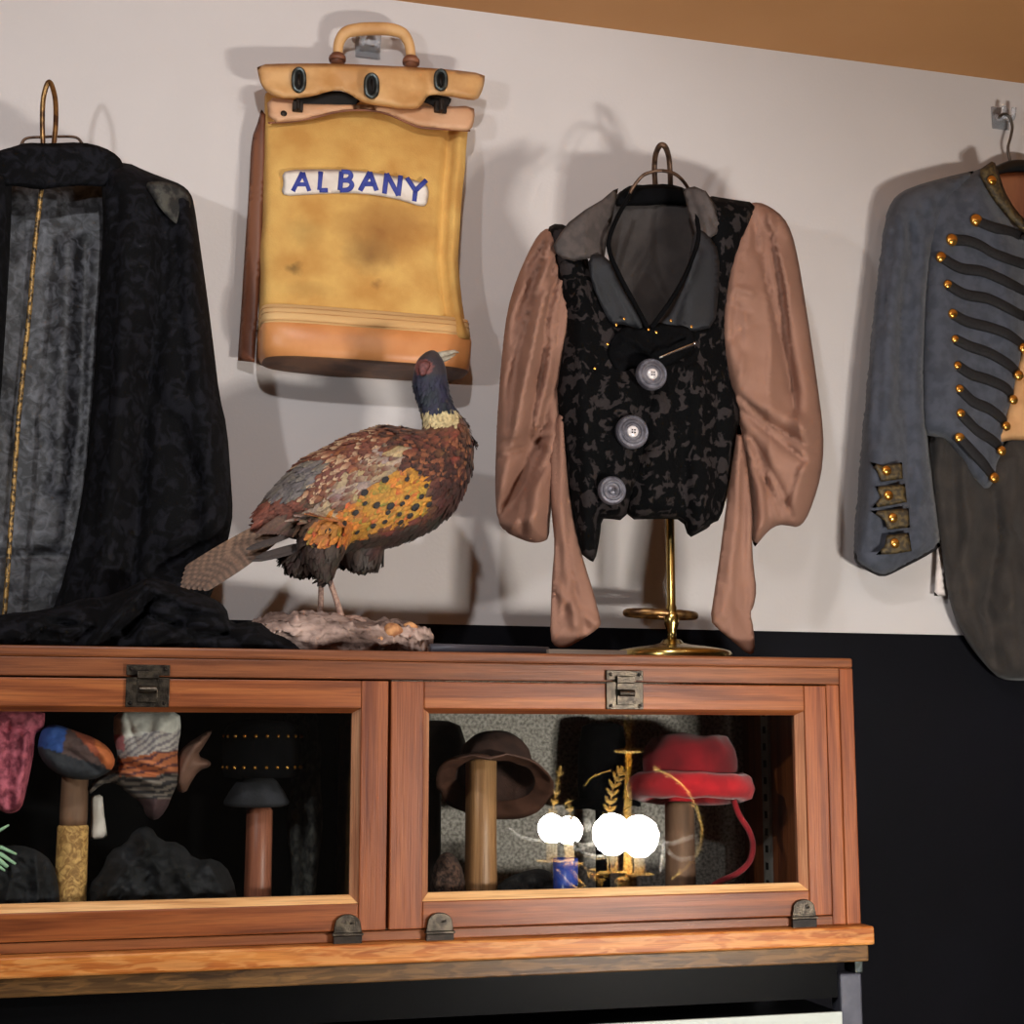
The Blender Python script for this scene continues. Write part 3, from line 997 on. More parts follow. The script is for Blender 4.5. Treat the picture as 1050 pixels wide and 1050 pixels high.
flap = cloth('flap', [(263, 66), (300, 65), (340, 65), (380, 66.5), (420, 68.5), (460, 71), (497, 75.5), (497, 84), (494, 95), (489, 103), (476, 102), (460, 98.5), (446, 97), (438, 98.5), (434, 106), (428, 112), (412, 112),
               (390, 109), (374, 106), (365, 101), (357, 95), (348, 92), (336, 94), (322, 98.5), (304, 101), (288, 101), (275, 96), (268, 88), (265, 78)],
      yb - .062, .009, 7, MT['leatherl'], bag, step=4, noise_amp=.004, noise_sc=.04, sm=1,
      folds=[([(340, 72), (352, 92)], -.008, 12), ([(437, 74), (440, 97)], -.007, 9), ([(392, 70), (400, 110)], .008, 22), ([(475, 76), (478, 100)], .006, 14)],
      tilt=lambda x, y: -.010 - (y - 66) * .00025)
flap['label'] = 'wavy tan leather top flap'
fbv = bvh_of(flap)
for k, (px, py, w, h_) in enumerate(((306.5, 82, 5.6, 11.5), (381, 88, 6.0, 11.5), (452, 82, 5.2, 9.5))):
    b = B()
    yy = min(ysurf(fbv, px + dx, py + dy, yb - .09, .0022) for dx in (-7, -3, 0, 3, 7) for dy in (-8, -4, 0, 4, 8))
    pts = [(px + w * math.cos(t) * (1 if abs(math.sin(t)) < .8 else .9), py + h_ * math.copysign(abs(math.sin(t)) ** .7, math.sin(t))) for t in [2 * PI * i / 24 for i in range(24)]]
    b.tube([P(x, y, yy) for x, y in pts], 2.3 * mpp(px, py, yy), 8, 0, closed=True)
    pts = [(px + w * .75 * math.cos(t), py + h_ * .85 * math.sin(t)) for t in [2 * PI * i / 20 for i in range(20)]]
    b.loft([[P(x, y, yy + .001) for x, y in pts], [P(x, y, yy + .012) for x, y in pts]], 1)
    if k != 1:
        b.box(tuple(P(px - 1.6, py + 6, yy)), (P(px + 1.8, py, yy).x, yy + .004, P(px, py - 6, yy).z), 2)
    else:
        b.box(tuple(P(px - 1.2, py + 7, yy)), (P(px + 1.2, py, yy).x, yy + .004, P(px, py - 7, yy).z), 2)
    b.build('grommet', [MT['steel'], MT['hole'], MT['bronzed']], bag)
for px, py, s in ((305.5, 107.5, 1), (452, 108, 1.15)):
    b = B()
    y_ = yb - .080
    c, u = P(px, py, y_), mpp(px, py, y_) * s
    b.box((c.x - 5 * u, y_, c.z - 5.5 * u), (c.x + 5.5 * u, y_ + .012, c.z + 4 * u))
    b.tube([(c.x, y_ + .002, c.z - 5 * u), (c.x, y_ - .006, c.z - 5 * u), (c.x, y_ - .006, c.z + 4 * u)], 2.0 * u, 8)
    b.build('turn_lock', MT['bronzed'], bag, True, .001, angle=35)
b = B()
ptube(b, [(347.5, 64), (346.5, 54), (348, 43), (354, 34), (366, 30.5), (385, 29.5), (402, 30.5), (413, 34.5), (419, 44), (421, 54), (422, 66)], [yb - .03, yb - .032, yb - .036, yb - .040, yb - .042, yb - .043, yb - .042, yb - .040, yb - .036, yb - .032, yb - .03], [5, 5.1, 5.4, 6, 6.4, 6.6, 6.4, 6.0, 5.5, 5.2, 5], 12, 5)
b.build('handle', MT['leatherl'], bag)
for px, py in ((346, 60.5), (421.5, 63.5)):
    b = B()
    y_ = yb - .034
    q = P(px, py, y_)
    u = mpp(px, py, y_)
    b.lathe(q, [(5.6 * u, -2.2 * u), (8.4 * u, -2.4 * u), (8.8 * u, 0), (8.4 * u, 2.4 * u), (5.6 * u, 2.2 * u)], 20)
    b.lathe(q, [(6.4 * u, -6 * u), (6.4 * u, 5 * u), (5.2 * u, 5 * u)], 20)
    b.build('handle_ring', MT['leatherb'], bag)
b = B()
puff(b, [(268, 112), (272.5, 118), (273, 150), (271.5, 195), (269, 250), (264.5, 320), (261, 371.5), (243.8, 369.8), (248, 310), (252.5, 240), (256, 185), (257.5, 150), (259.5, 138), (264, 126)], yb - .030, .005, 4, step=4, sm=0, tilt=lambda x, y: (268 - x) * .0006)
b.build('side_strap', MT['leatherb'], bag)['label'] = 'brown leather side strap'
# white patch with the painted town name
pt = cloth('name_patch', [(289, 177), (300, 174), (318, 173.5), (345, 173.5), (368, 175), (390, 178), (412, 182), (430, 186), (438, 189.5), (440, 198), (437.5, 211), (430, 211.5), (420, 208), (402, 203), (380, 199.5), (360, 198),
                          (335, 198.5), (312, 200), (292, 201), (288.5, 196), (291, 188)], yb - .0775, .0032, 3, MT['patch'], bag, step=4, noise_amp=.001, tilt=lambda x, y: (-.001 if x < 440 else 0))
GL = {'A': [((0, 0), (.5, 1)), ((.5, 1), (1, 0)), ((.2, .36), (.8, .36))], 'L': [((.1, 1), (.1, 0)), ((.1, 0), (.9, 0))],
      'B': [((.1, 0), (.1, 1)), ((.1, 1), (.62, .97), (.82, .78), (.62, .56), (.1, .53)), ((.1, .53), (.7, .5), (.95, .27), (.7, .03), (.1, 0))],
      'N': [((.08, 0), (.08, 1)), ((.08, 1), (.92, 0)), ((.92, 0), (.92, 1))], 'Y': [((0, 1), (.5, .48)), ((1, 1), (.5, .48)), ((.5, .48), (.5, 0))]}
b = B()
yl = yb - .0835
for ch, x0, x1, yt, yo, sl in (('A', 301, 318, 177, 196, .0), ('L', 327, 338, 176, 195, .0), ('B', 348, 362, 176, 195, .0), ('A', 370, 387, 176.5, 195.5, .0), ('N', 394, 411, 179, 199.5, .05), ('Y', 416, 436, 183.5, 206.5, .05)):
    for stk in GL[ch]:
        g = curve(stk, 4) if len(stk) > 2 else [stk[0], stk[1]]
        pp = []
        for u, v in g:
            px, py = x0 + (x1 - x0) * u + (sl + .10) * (v - .5) * 16, yo + (yt - yo) * v + (u - .5) * (2.5 if ch in 'NY' else 0)
            pp.append(P(px, py, yl + .002))
        b.tube(pp, 2.55 * mpp(360, 187, yl), 8, 0, flat=.3, up=(0, 1, 0))
b.build('lettering', MT['blue'], pt)['label'] = 'blue hand painted letters reading ALBANY'

# ================================================================== velvet bodice with brown sleeves on a brass form
YS = .20
q = P(688, 600, YS)
sx = q.x
fm = root('dress_form_stand', 'polished brass stand with round foot carrying the velvet vest with brown sleeves', 'stand', (sx, YS, ZT))
b = B()
u = mpp(688, 640, YS)
zc = lambda py: P(688, py, YS).z
z0 = ZT
r0 = P(746, 668, YS).x - sx
rr_ = (P(746, 668, YS).x - P(631, 668, YS).x) / 2
cxb = (P(746, 668, YS).x + P(631, 668, YS).x) / 2
b.lathe((sx, YS, ZT), [(rr_ * .97, 0), (rr_, .004), (rr_, .0135), (rr_ * .97, .0175), (rr_ * .85, .0205), (rr_ * .6, .0245), (rr_ * .34, .0275), (rr_ * .2, .0305), (rr_ * .15, .036)], 56)
b.build('foot', MT['brass'], fm)
b = B()
k = zc(656) - .004
b.lathe((sx, YS, 0), [(.0085, ZT + .028), (.0072, zc(651)), (.0075, zc(647)), (.0112, zc(640)), (.0118, zc(634)), (.0090, zc(629)), (.0078, zc(627)), (.0085, zc(623)), (.0068, zc(620)), (.0068, zc(380))], 24)
b.build('pole', MT['brass'], fm)
b = B()
zz = zc(628.5)
ring = [Vector((sx - .006 + .056 * math.cos(t), YS + .030 + .030 * math.sin(t), zz)) for t in [2 * PI * i / 40 for i in range(40)]]
ring = [Vector((p.x, p.y, p.z + (sx - p.x) * .03)) for p in ring]
b.tube(ring, .0062, 10, closed=True)
b.build('lower_ring', MT['brassold'], fm)
b = B()
ptube(b, [(672, 192), (671, 172), (672.5, 158), (677, 149), (682, 150.5), (685.5, 160), (687, 175), (687.5, 192)], [YS + .06, YS + .045, YS + .03, YS + .01, YS + .01, YS + .03, YS + .045, YS + .06], 2.7)
b.build('loop_hook', MT['ironrust'], fm)

vb = root('velvet_bodice', 'black velvet vest with puffed brown sleeves and big round buttons on the brass stand', 'jacket', (sx, YS, ZT))
cloth('back_lining', [(626, 205), (640, 193), (660, 189), (686, 189), (706, 194), (718, 205), (728, 250), (722, 300), (700, 345), (664, 345), (640, 320), (622, 270)], YS + .045, .010, 20, MT['lining'], vb, step=5, noise_amp=.003,
      folds=[([(672, 208), (671, 290)], -.003, 2)])['label'] = 'faded grey brown back lining'
cloth('back_collar', [(628, 212), (636, 196), (648, 189), (664, 190), (684, 188), (704, 193), (712, 204), (706, 211), (686, 209), (664, 211), (645, 211)], YS + .028, .012, 8, MT['blackv'], vb, step=4, noise_amp=.003)
# bodice halves : left wraps over right
vf = [([(596, 300), (600, 420), (606, 540)], .010, 10), ([(640, 400), (632, 520)], .012, 16), ([(618, 480), (612, 560)], -.006, 6)]
cloth('bodice_front', [(560, 234), (572, 228), (590, 236), (600, 262), (622, 300), (645, 325), (664, 340), (690, 350), (690, 400), (668, 470), (650, 510), (640, 534), (624, 532), (617, 532), (615, 552), (610, 577), (603, 574), (594, 566),
                        (589, 540), (582, 505), (574, 450), (570, 410), (574, 360), (578, 330), (574, 300), (566, 264)], YS - .035, .045, 34, MT['velvet'], vb, step=5, folds=vf, noise_amp=.004, back=.1)['label'] = 'near side front of patterned black velvet'
vf2 = [([(715, 380), (716, 540)], .010, 9), ([(738, 400), (736, 520)], -.010, 8), ([(700, 470), (702, 540)], -.008, 6), ([(680, 380), (672, 520)], .010, 14), ([(727, 480), (722, 545)], .008, 6)]
cloth('bodice_front', [(776, 208), (772, 226), (762, 250), (752, 290), (747, 330), (750, 370), (754, 400), (760, 426), (753, 460), (747, 500), (739, 533), (729, 537), (727, 541), (716, 547), (706, 552), (700, 533), (680, 532), (640, 533),
                        (640, 500), (644, 420), (655, 370), (668, 345), (690, 320), (712, 290), (722, 262), (718, 236), (712, 216), (724, 200), (748, 204)], YS - .030, .040, 34, MT['velvet'], vb, step=5, folds=vf2, noise_amp=.004, back=.1)['label'] = 'far side front of patterned black velvet'
cloth('facing', [(602, 262), (622, 260), (640, 296), (662, 330), (664, 342), (640, 332), (628, 334), (618, 318), (606, 290)], YS - .078, .006, 8, MT['indigo'], vb, step=4, folds=[([(625, 270), (655, 330)], .005, 4), ([(612, 280), (628, 330)], -.004, 4)])['label'] = 'dark blue lapel facing'
cloth('facing', [(712, 232), (726, 240), (738, 258), (737, 300), (733, 335), (712, 340), (690, 338), (668, 340), (690, 312), (704, 280)], YS - .072, .006, 8, MT['indigo'], vb, step=4, folds=[([(716, 260), (690, 330)], .006, 4), ([(706, 290), (700, 335)], -.004, 4)])['label'] = 'dark blue lapel facing'
cloth('lapel', [(567, 252), (574, 240), (583, 228), (600, 215), (617, 205), (629, 195), (634, 193), (630, 214), (625, 236), (622, 250), (620, 263), (604, 265), (588, 267.5), (577, 265), (570, 260)], YS - .080, .004, 5, MT['lapel'], vb, step=4, sm=0,
      noise_amp=.003, tilt=lambda x, y: max(0, (x - 600)) * .0011)['label'] = 'pointed grey brown collar lapel'
cloth('lapel', [(700, 194), (712, 191), (724, 196), (732, 208), (735, 218), (739, 230), (735, 240), (722, 248), (714, 246), (709, 228), (704, 210)], YS - .066, .008, 6, MT['lapel'], vb, step=3, sm=0, folds=[([(706, 196), (722, 244)], -.006, 4), ([(718, 196), (734, 232)], -.005, 4)], noise_amp=.003, tilt=lambda x, y: max(0, 725 - x) * .001)['label'] = 'pointed grey brown collar lapel'
b = B()
ptube(b, [(644, 205), (648, 194), (658, 181), (668, 176.5), (678, 175), (690, 177.5), (699, 184), (707, 196), (712, 212)], [YS + .01, YS - .0, YS - .01, YS - .02, YS - .025, YS - .02, YS - .01, YS, YS + .01], 1.7)
b.build('neck_wire', MT['ironrust'], vb)
# cord edge of the neckline
b = B()
ptube(b, [(646, 200), (632, 225), (624, 252), (634, 280), (650, 310), (664, 336)], [YS - .03, YS - .06, YS - .084, YS - .088, YS - .090, YS - .092], 2.2)
ptube(b, [(708, 198), (714, 222), (716, 245), (706, 275), (690, 305), (668, 336)], [YS - .03, YS - .055, YS - .078, YS - .082, YS - .086, YS - .092], 2.2)
b.build('neck_edging', MT['blackv'], vb)
# rosette
b = B()
puff(b, [(622, 360), (628, 345), (640, 334), (656, 338), (672, 330), (690, 334), (704, 334), (714, 344), (712, 358), (700, 368), (684, 376), (664, 380), (650, 376), (638, 384), (628, 376)], YS - .082, .005, 8, step=3, noise_amp=.006, noise_sc=.09,
     folds=[([(640, 345), (665, 360)], .008, 4), ([(700, 345), (675, 362)], .008, 4), ([(630, 365), (660, 365)], -.006, 4)])
b.build('rosette', MT['blackv'], vb)
for px, py in ((632, 333), (640, 327), (665, 338), (673, 341), (688, 329), (709, 335), (610, 378), (623, 353)):
    b = B()
    dome(b, px, py, YS - .092, 1.6, .6, 8)
    b.build('gold_stud', MT['goldbtn'], vb)
for (px, py, r, yo) in ((668, 384, 15.5, -.112), (648, 443, 16.5, -.104), (627.5, 503, 14.0, -.098)):
    b = B()
    c = P(px, py, YS + yo)
    u = r * mpp(px, py, YS + yo)
    M = Matrix(((1, 0, 0), (0, 0, -1), (0, 1, 0)))
    b.lathe(c, [(u * .9, -.006), (u, -.003), (u, .002), (u * .93, .0045), (u * .85, .003), (u * .74, .0032), (u * .66, .0052), (u * .56, .0052), (u * .5, .003), (u * .34, .003)], 36, 0, M)
    b.lathe(c, [(u * .36, .002), (u * .33, .005), (u * .22, .0066), (u * .02, .0072)], 24, 1, M)
    for j in range(4):
        t = PI / 4 + PI / 2 * j
        b.ball((c.x + u * .11 * math.cos(t), c.y - .0074, c.z + u * .11 * math.sin(t)), u * .05, 8, 2)
    b.build('big_button', [MT['pewter'], MT['pearl'] if py < 480 else MT['pewter'], MT['bronzed']], vb, angle=35)
b = B()
ptube(b, [(676, 367), (690, 361), (712, 352.5)], YS - .118, [1.1, 1.3, 1.6], 8)
b.ball(P(712, 352.5, YS - .118), .003, 10)
b.build('stick_pin', MT['silver'], vb)
# sleeves
LS = [(562, 233), (572, 238), (579, 262), (586, 285), (588.5, 310), (588, 335), (583, 362), (578, 385), (576.5, 410), (578, 440), (575, 470), (569, 500), (564, 530), (563, 552), (556, 556), (546, 557), (534, 553), (523, 548), (514, 540), (509, 526), (507.5, 500),
      (508.5, 460), (511, 410), (515, 360), (520, 318), (530, 285), (542, 258), (552, 240)]
lf = [([(572, 244), (562, 320), (552, 400)], -.010, 3), ([(560, 240), (546, 300), (536, 350)], -.010, 3), ([(552, 250), (530, 330), (520, 410)], -.008, 4), ([(579, 290), (570, 370), (558, 430)], -.010, 4), ([(510, 470), (530, 462), (562, 448)], -.020, 7), ([(514, 530), (530, 500), (555, 462)], -.030, 10), ([(535, 545), (540, 500), (566, 470)], -.012, 5),
      ([(566, 240), (556, 300), (540, 380), (530, 450)], .014, 8), ([(556, 250), (540, 310), (528, 380), (522, 440)], -.014, 6), ([(575, 270), (566, 340), (548, 420), (540, 470)], -.016, 6),
      ([(582, 300), (574, 350), (560, 400)], .010, 6), ([(570, 400), (545, 470), (525, 520)], -.012, 9), ([(515, 455), (540, 450), (562, 435)], -.012, 6), ([(520, 520), (535, 490), (548, 462)], -.022, 8),
      ([(545, 552), (552, 500), (562, 450)], .014, 9), ([(520, 380), (517, 440), (514, 500)], .010, 9), ([(571, 250), (574, 300), (566, 345)], .009, 5), ([(525, 540), (545, 530), (560, 520)], .012, 8)]
cloth('sleeve', LS, YS - .015, .060, 30, MT['brown'], vb, step=3.2, pleats=[((604, 170), 34, .0125, 235, 560, .4)], folds=lf, noise_amp=.006, noise_sc=.02, back=.6)['label'] = 'puffed brown sleeve nearer the mail bag'
LD = [(577, 415), (580, 440), (582, 480), (586, 520), (592, 552), (600, 580), (608, 605), (616, 636), (616, 642), (606, 650), (594, 657), (582, 664), (570, 664), (564, 655), (565, 620), (566, 590), (569, 560), (566, 530), (562, 480), (566, 445)]
cloth('cuff_drape', LD, YS - .045, .016, 12, MT['brown'], vb, step=3.2, pleats=[((570, 250), 60, .005, 420, 1200, .2)], back=.3, noise_amp=.004, zmin=ZT + .002,
      folds=[([(578, 430), (576, 520), (590, 640)], .010, 6), ([(583, 500), (584, 580), (600, 645)], -.010, 5), ([(572, 560), (570, 640)], -.008, 5), ([(568, 600), (590, 625), (612, 640)], .006, 5), ([(570, 650), (590, 600)], -.006, 5)])['label'] = 'long hanging brown cuff'
RS = [(766, 209), (778, 207), (790, 212), (803, 222), (812, 238), (819, 268), (825, 305), (832, 350), (838, 392), (843, 430), (845, 458), (842, 488), (834, 515), (826, 534), (818, 541), (808, 539), (798, 538), (788, 544), (778, 556), (773, 562), (770, 545),
      (772, 520), (768, 490), (763, 460), (757, 428), (748, 402), (739, 372), (736, 335), (739, 298), (746, 264), (756, 238), (764, 220)]
rf = [([(768, 222), (756, 300), (752, 350)], -.008, 3), ([(772, 214), (776, 250), (790, 300)], -.010, 4), ([(792, 240), (804, 320), (816, 420)], -.034, 12), ([(756, 405), (785, 432), (835, 462)], -.018, 6), ([(768, 470), (792, 505), (806, 536)], -.020, 6), ([(762, 440), (786, 490), (790, 540)], -.014, 5), ([(744, 310), (768, 320)], -.006, 4), ([(838, 450), (818, 480), (806, 520)], -.010, 6),
      ([(770, 215), (752, 270), (744, 330), (752, 390)], .012, 9), ([(778, 215), (786, 290), (802, 350), (812, 400)], -.018, 10), ([(792, 222), (808, 300), (820, 400), (826, 480)], .014, 12), ([(765, 230), (760, 300), (762, 360)], -.010, 6),
      ([(758, 420), (790, 445), (825, 472)], -.016, 7), ([(760, 410), (790, 420), (830, 440)], .010, 9), ([(770, 450), (795, 490), (812, 530)], -.020, 8), ([(790, 480), (800, 520), (800, 538)], .008, 8), ([(765, 455), (778, 500), (780, 545)], .012, 6),
      ([(830, 460), (815, 500), (808, 535)], .010, 7), ([(744, 350), (775, 330)], -.004, 5), ([(756, 296), (770, 300)], .006, 4)]
cloth('sleeve', RS, YS - .01, .065, 34, MT['brown'], vb, step=3.2, pleats=[((772, 120), 30, .0115, 210, 520, 1.3)], folds=rf, noise_amp=.006, noise_sc=.02, back=.6)['label'] = 'puffed brown sleeve nearer the grey jacket'
RD = [(757, 430), (763, 455), (768, 490), (772, 530), (771, 555), (773, 585), (776, 604), (773, 622), (769, 628), (773, 645), (774.5, 668), (768, 672), (752, 658), (736, 645), (728, 636), (732, 610), (738, 570), (743, 530), (749, 490), (754, 455)]
cloth('cuff_drape', RD, YS - .045, .012, 12, MT['brown'], vb, step=3.2, pleats=[((765, 300), 55, .005, 420, 1200, 2.2)], back=.3, noise_amp=.004, zmin=ZT + .002,
      folds=[([(758, 450), (752, 540), (742, 630)], .007, 6), ([(764, 480), (762, 560), (768, 650)], -.006, 5), ([(745, 600), (765, 640)], -.005, 5)])['label'] = 'long hanging brown cuff'

# ================================================================== the grey military jacket
YJ = WALL - .045
hk = clear_hook(1025, 122, 1.1, 'clear plastic hook over the grey military jacket')
q = P(1036, 200, YJ)
hg = root('coat_hanger', 'black coat hanger with a wire hook inside the grey jacket', 'hanger', (q.x, YJ, q.z))
b = B()
ptube(b, [(1024, 121), (1029, 117), (1035, 120), (1038, 130), (1036, 142), (1033.5, 152), (1036, 166), (1040, 178)], WALL - .032, 1.3)
b.build('wire_hook', MT['wire'], hg)
b = B()
ptube(b, [(985, 200), (1002, 190), (1022, 177), (1045, 171), (1070, 178), (1092, 190), (1115, 206)], YJ + .008, [2, 4, 6, 7, 6, 4, 2])
b.build('bar', MT['plasticblk'], hg)
jq = P(1040, 695, YJ)
jk = root('military_jacket', 'grey wool military jacket with black braid and gilt buttons hanging at the right', 'jacket', (jq.x, YJ, jq.z))
cloth('coat_tail', [(952, 440), (975, 440), (1010, 470), (1040, 440), (1090, 430), (1130, 470), (1128, 560), (1110, 640), (1080, 690), (1058, 698), (1040, 698), (1026, 697), (1012, 684), (998, 667), (988, 652), (978, 632), (971, 605), (967, 575), (961, 540), (956, 500)],
      YJ + .012, .035, 24, MT['tail'], jk, step=5, noise_amp=.006, pleats=[((1040, 100), 34, .010, 400, 1400, .3)], folds=[([(1000, 500), (990, 580), (1010, 660)], .010, 9), ([(1020, 500), (1024, 560), (1010, 620), (1020, 680)], -.014, 8), ([(975, 460), (980, 540), (985, 620)], -.008, 8),
                                                                  ([(1042, 470), (1036, 580), (1044, 690)], .014, 9), ([(1000, 620), (1020, 640), (1050, 640)], -.008, 8), ([(1030, 540), (1024, 600)], .009, 6)])['label'] = 'dark brown velvet coat tail'
cloth('waistcoat', [(1018, 460), (1030, 430), (1042, 380), (1052, 340), (1075, 340), (1090, 400), (1090, 452), (1060, 452), (1030, 451)], YJ - .018, .016, 14, MT['tan'], jk, step=5, noise_amp=.004)['label'] = 'tan cotton waistcoat front'
cloth('inner_back', [(1014, 182), (1026, 178), (1050, 176), (1076, 180), (1086, 200), (1070, 240), (1050, 246), (1034, 226)], YJ - .004, .006, 8, MT['leatherb'], jk, step=5)['label'] = 'brown inner back of the neck'
BODY = [(1003, 174), (1012, 170), (1020, 196), (1034, 220), (1056, 242), (1056, 330), (1051, 356), (1046, 386), (1040, 412), (1033, 438), (1028, 464), (1021, 492), (1012, 503), (1003, 498), (992, 484), (982, 467), (972, 453), (960, 448), (946, 446), (942, 410), (944, 330), (948, 270),
        (948, 220), (955, 195), (976, 184)]
jf = [([(954, 240), (948, 320), (946, 410)], -.010, 6), ([(975, 380), (985, 440), (1005, 490)], .006, 14), ([(1010, 200), (1030, 260), (1036, 340)], .012, 20)]
jbody = cloth('body_front', BODY, YJ - .005, .042, 26, MT['greywool'], jk, step=5, folds=jf, noise_amp=.003)
cloth('body_front', [(1100, 174), (1092, 172), (1080, 200), (1066, 226), (1057, 244), (1058, 330), (1060, 400), (1062, 450), (1074, 490), (1092, 503), (1110, 480), (1126, 452), (1160, 446), (1164, 410), (1162, 330), (1158, 270), (1150, 220), (1134, 195), (1120, 184)],
      YJ - .005, .042, 26, MT['greywool'], jk, step=6, noise_amp=.003)
SL = [(1004, 174), (980, 179), (957, 185), (940, 190), (925, 196), (914, 206), (908, 224), (904, 255), (899, 295), (894, 345), (889, 400), (884, 455), (880, 505), (877, 545), (875, 574), (884, 582), (895, 588), (905, 592), (916, 588), (930, 580), (948, 571), (965, 561),
      (961, 530), (957, 500), (953, 465), (949, 430), (947, 385), (949, 330), (952, 280), (960, 240), (975, 210)]
sf = [([(934, 230), (926, 320), (922, 420)], -.012, 6), ([(916, 240), (904, 350), (898, 450)], -.008, 6), ([(944, 330), (940, 420), (952, 520)], -.010, 5),
      ([(925, 230), (915, 320), (905, 420), (900, 520)], .012, 14), ([(938, 240), (932, 330), (930, 430), (935, 520)], -.012, 10), ([(946, 300), (942, 400), (950, 500)], .008, 8), ([(912, 240), (905, 330)], -.006, 7), ([(927, 300), (924, 380)], -.006, 6), ([(890, 565), (925, 575), (960, 558)], -.004, 6)]
cloth('sleeve', SL, YJ - .012, .046, 22, MT['greywool'], jk, step=4, pleats=[((945, -250), 95, .004, 200, 900, .7)], folds=sf, noise_amp=.003, back=.6)
cloth('sleeve', [(1100, 174), (1130, 182), (1165, 190), (1190, 200), (1204, 224), (1212, 295), (1222, 400), (1230, 505), (1234, 574), (1205, 592), (1150, 561), (1156, 500), (1160, 430), (1158, 330), (1150, 270), (1138, 220)], YJ - .012, .046, 22, MT['greywool'], jk, step=6, noise_amp=.003, back=.6)
b = B()
puff(b, [(878, 560), (875, 575), (890, 586), (905, 592.5), (925, 583), (945, 573), (965, 561), (963, 555), (940, 566), (920, 575), (903, 581), (890, 574)], YJ - .02, .012, 6, step=4)
b.build('cuff_hem', MT['braid'], jk)
for px in (0,):
    cloth('collar', [(1003, 175), (1010, 170), (1019, 164), (1024, 176), (1030, 196), (1042, 216), (1056, 230), (1056, 244), (1042, 232), (1026, 214), (1012, 196)], YJ - .048, .010, 6, MT['cufftab'], jk, step=4)['label'] = 'stand collar edged in dull gold lace'
    cloth('collar', [(1101, 175), (1094, 170), (1086, 164), (1080, 180), (1072, 204), (1060, 226), (1058, 244), (1072, 232), (1086, 210)], YJ - .048, .010, 6, MT['cufftab'], jk, step=4)['label'] = 'stand collar edged in dull gold lace'
YB = YJ - .050
jbv = bvh_of(jbody)
br = [((1001, 226), (1018, 233), (1036, 238), (1056, 245)), ((976, 246), (992, 247), (1006, 252), (1022, 261), (1056, 273)), ((965, 264), (985, 275), (1006, 278), (1024, 285), (1056, 301)), ((972, 292), (990, 302), (1012, 306), (1030, 314), (1056, 328)),
      ((977, 322), (992, 330), (1016, 336), (1034, 343), (1050, 354)), ((979.5, 348), (994, 355), (1014, 362), (1032, 372), (1044, 382)), ((982, 375), (996, 384), (1012, 389), (1030, 397), (1039, 406)), ((984, 399), (998, 412), (1014, 419), (1026, 428), (1032, 434)),
      ((985, 424), (1000, 440), (1014, 449), (1022, 455), (1027, 460)), ((984, 448), (996, 462), (1008, 475), (1014, 483), (1019, 488))]
for pl in br:
    b = B()
    q = curve(pl, 5)
    ww = [P(a, c, ysurf(jbv, a, c, YB, .0016)) for a, c in q]
    b.tube(ww, 5.2 * mpp(1000, 350, YB), 8, 0, flat=.38, up=(0, 1, 0))
    b.build('braid', MT['braid'], jk)
for px, py, r in ((1001, 226, 6.2), (976, 246, 6), (965, 264, 5.6), (972, 292, 4.6), (977, 322, 5), (979.5, 348, 4.2), (982, 375, 4.2), (984, 399, 4.4), (985, 424, 4.6), (984, 449, 5.4),
                  (1049.5, 357, 5), (1044.5, 385, 5), (1039, 410, 4.6), (1031.8, 437, 4.4), (1027, 462.5, 4.6), (1019.5, 490, 5), (1017, 185, 4.6)):
    b = B()
    dome(b, px, py, min(ysurf(jbv, px, py, 1, .001), YJ - .044) if py > 190 else YB - .012, r, .62, 16)
    b.build('gilt_button', MT['goldbtn'], jk)
for i, (o, bt) in enumerate(((((892, 474), (905, 477), (925, 474), (926, 491), (903, 494), (900, 484)), (909, 482.5)), (((898, 499), (910, 498), (928, 496), (930, 515), (908, 519), (894, 521), (903, 510)), (911, 508)),
                             (((893, 524), (906, 523), (932, 521), (933, 541), (910, 543), (907, 534)), (915.5, 531)), (((909, 549), (932, 546), (935, 565), (918, 568), (898, 569), (907, 560)), (917.5, 557)))):
    cloth('cuff_tab', o, YJ - .074, .004, 3, MT['cufftab'], jk, step=3, sm=0)['label'] = 'dull gold lace cuff tab'
    b = B()
    dome(b, bt[0], bt[1], YJ - .079, 4.8, .6, 16)
    b.build('gilt_button', MT['goldbtn'], jk)
tg = B()
puff(tg, [(961, 558), (969, 556), (970, 611), (958, 611)], YJ + .026, .0012, 2, step=4, sm=0)
tag(tg.build('paper_tag', MT['paper']), 'small white paper tag hanging between sleeve and tail of the grey jacket', 'tag')


def pr(p):
    c = RM.T.T @ (np.array(p) - CAM)
    return 525 + F * c[0] / c[2], 525 + F * c[1] / c[2]


# ================================================================== driftwood and the stuffed pheasant
YP = .14
def crag(p, a, s, seed):
    return a * noise.fractal(Vector((p[0] * s, p[1] * s, p[2] * s + seed)), 1, 2, 4)


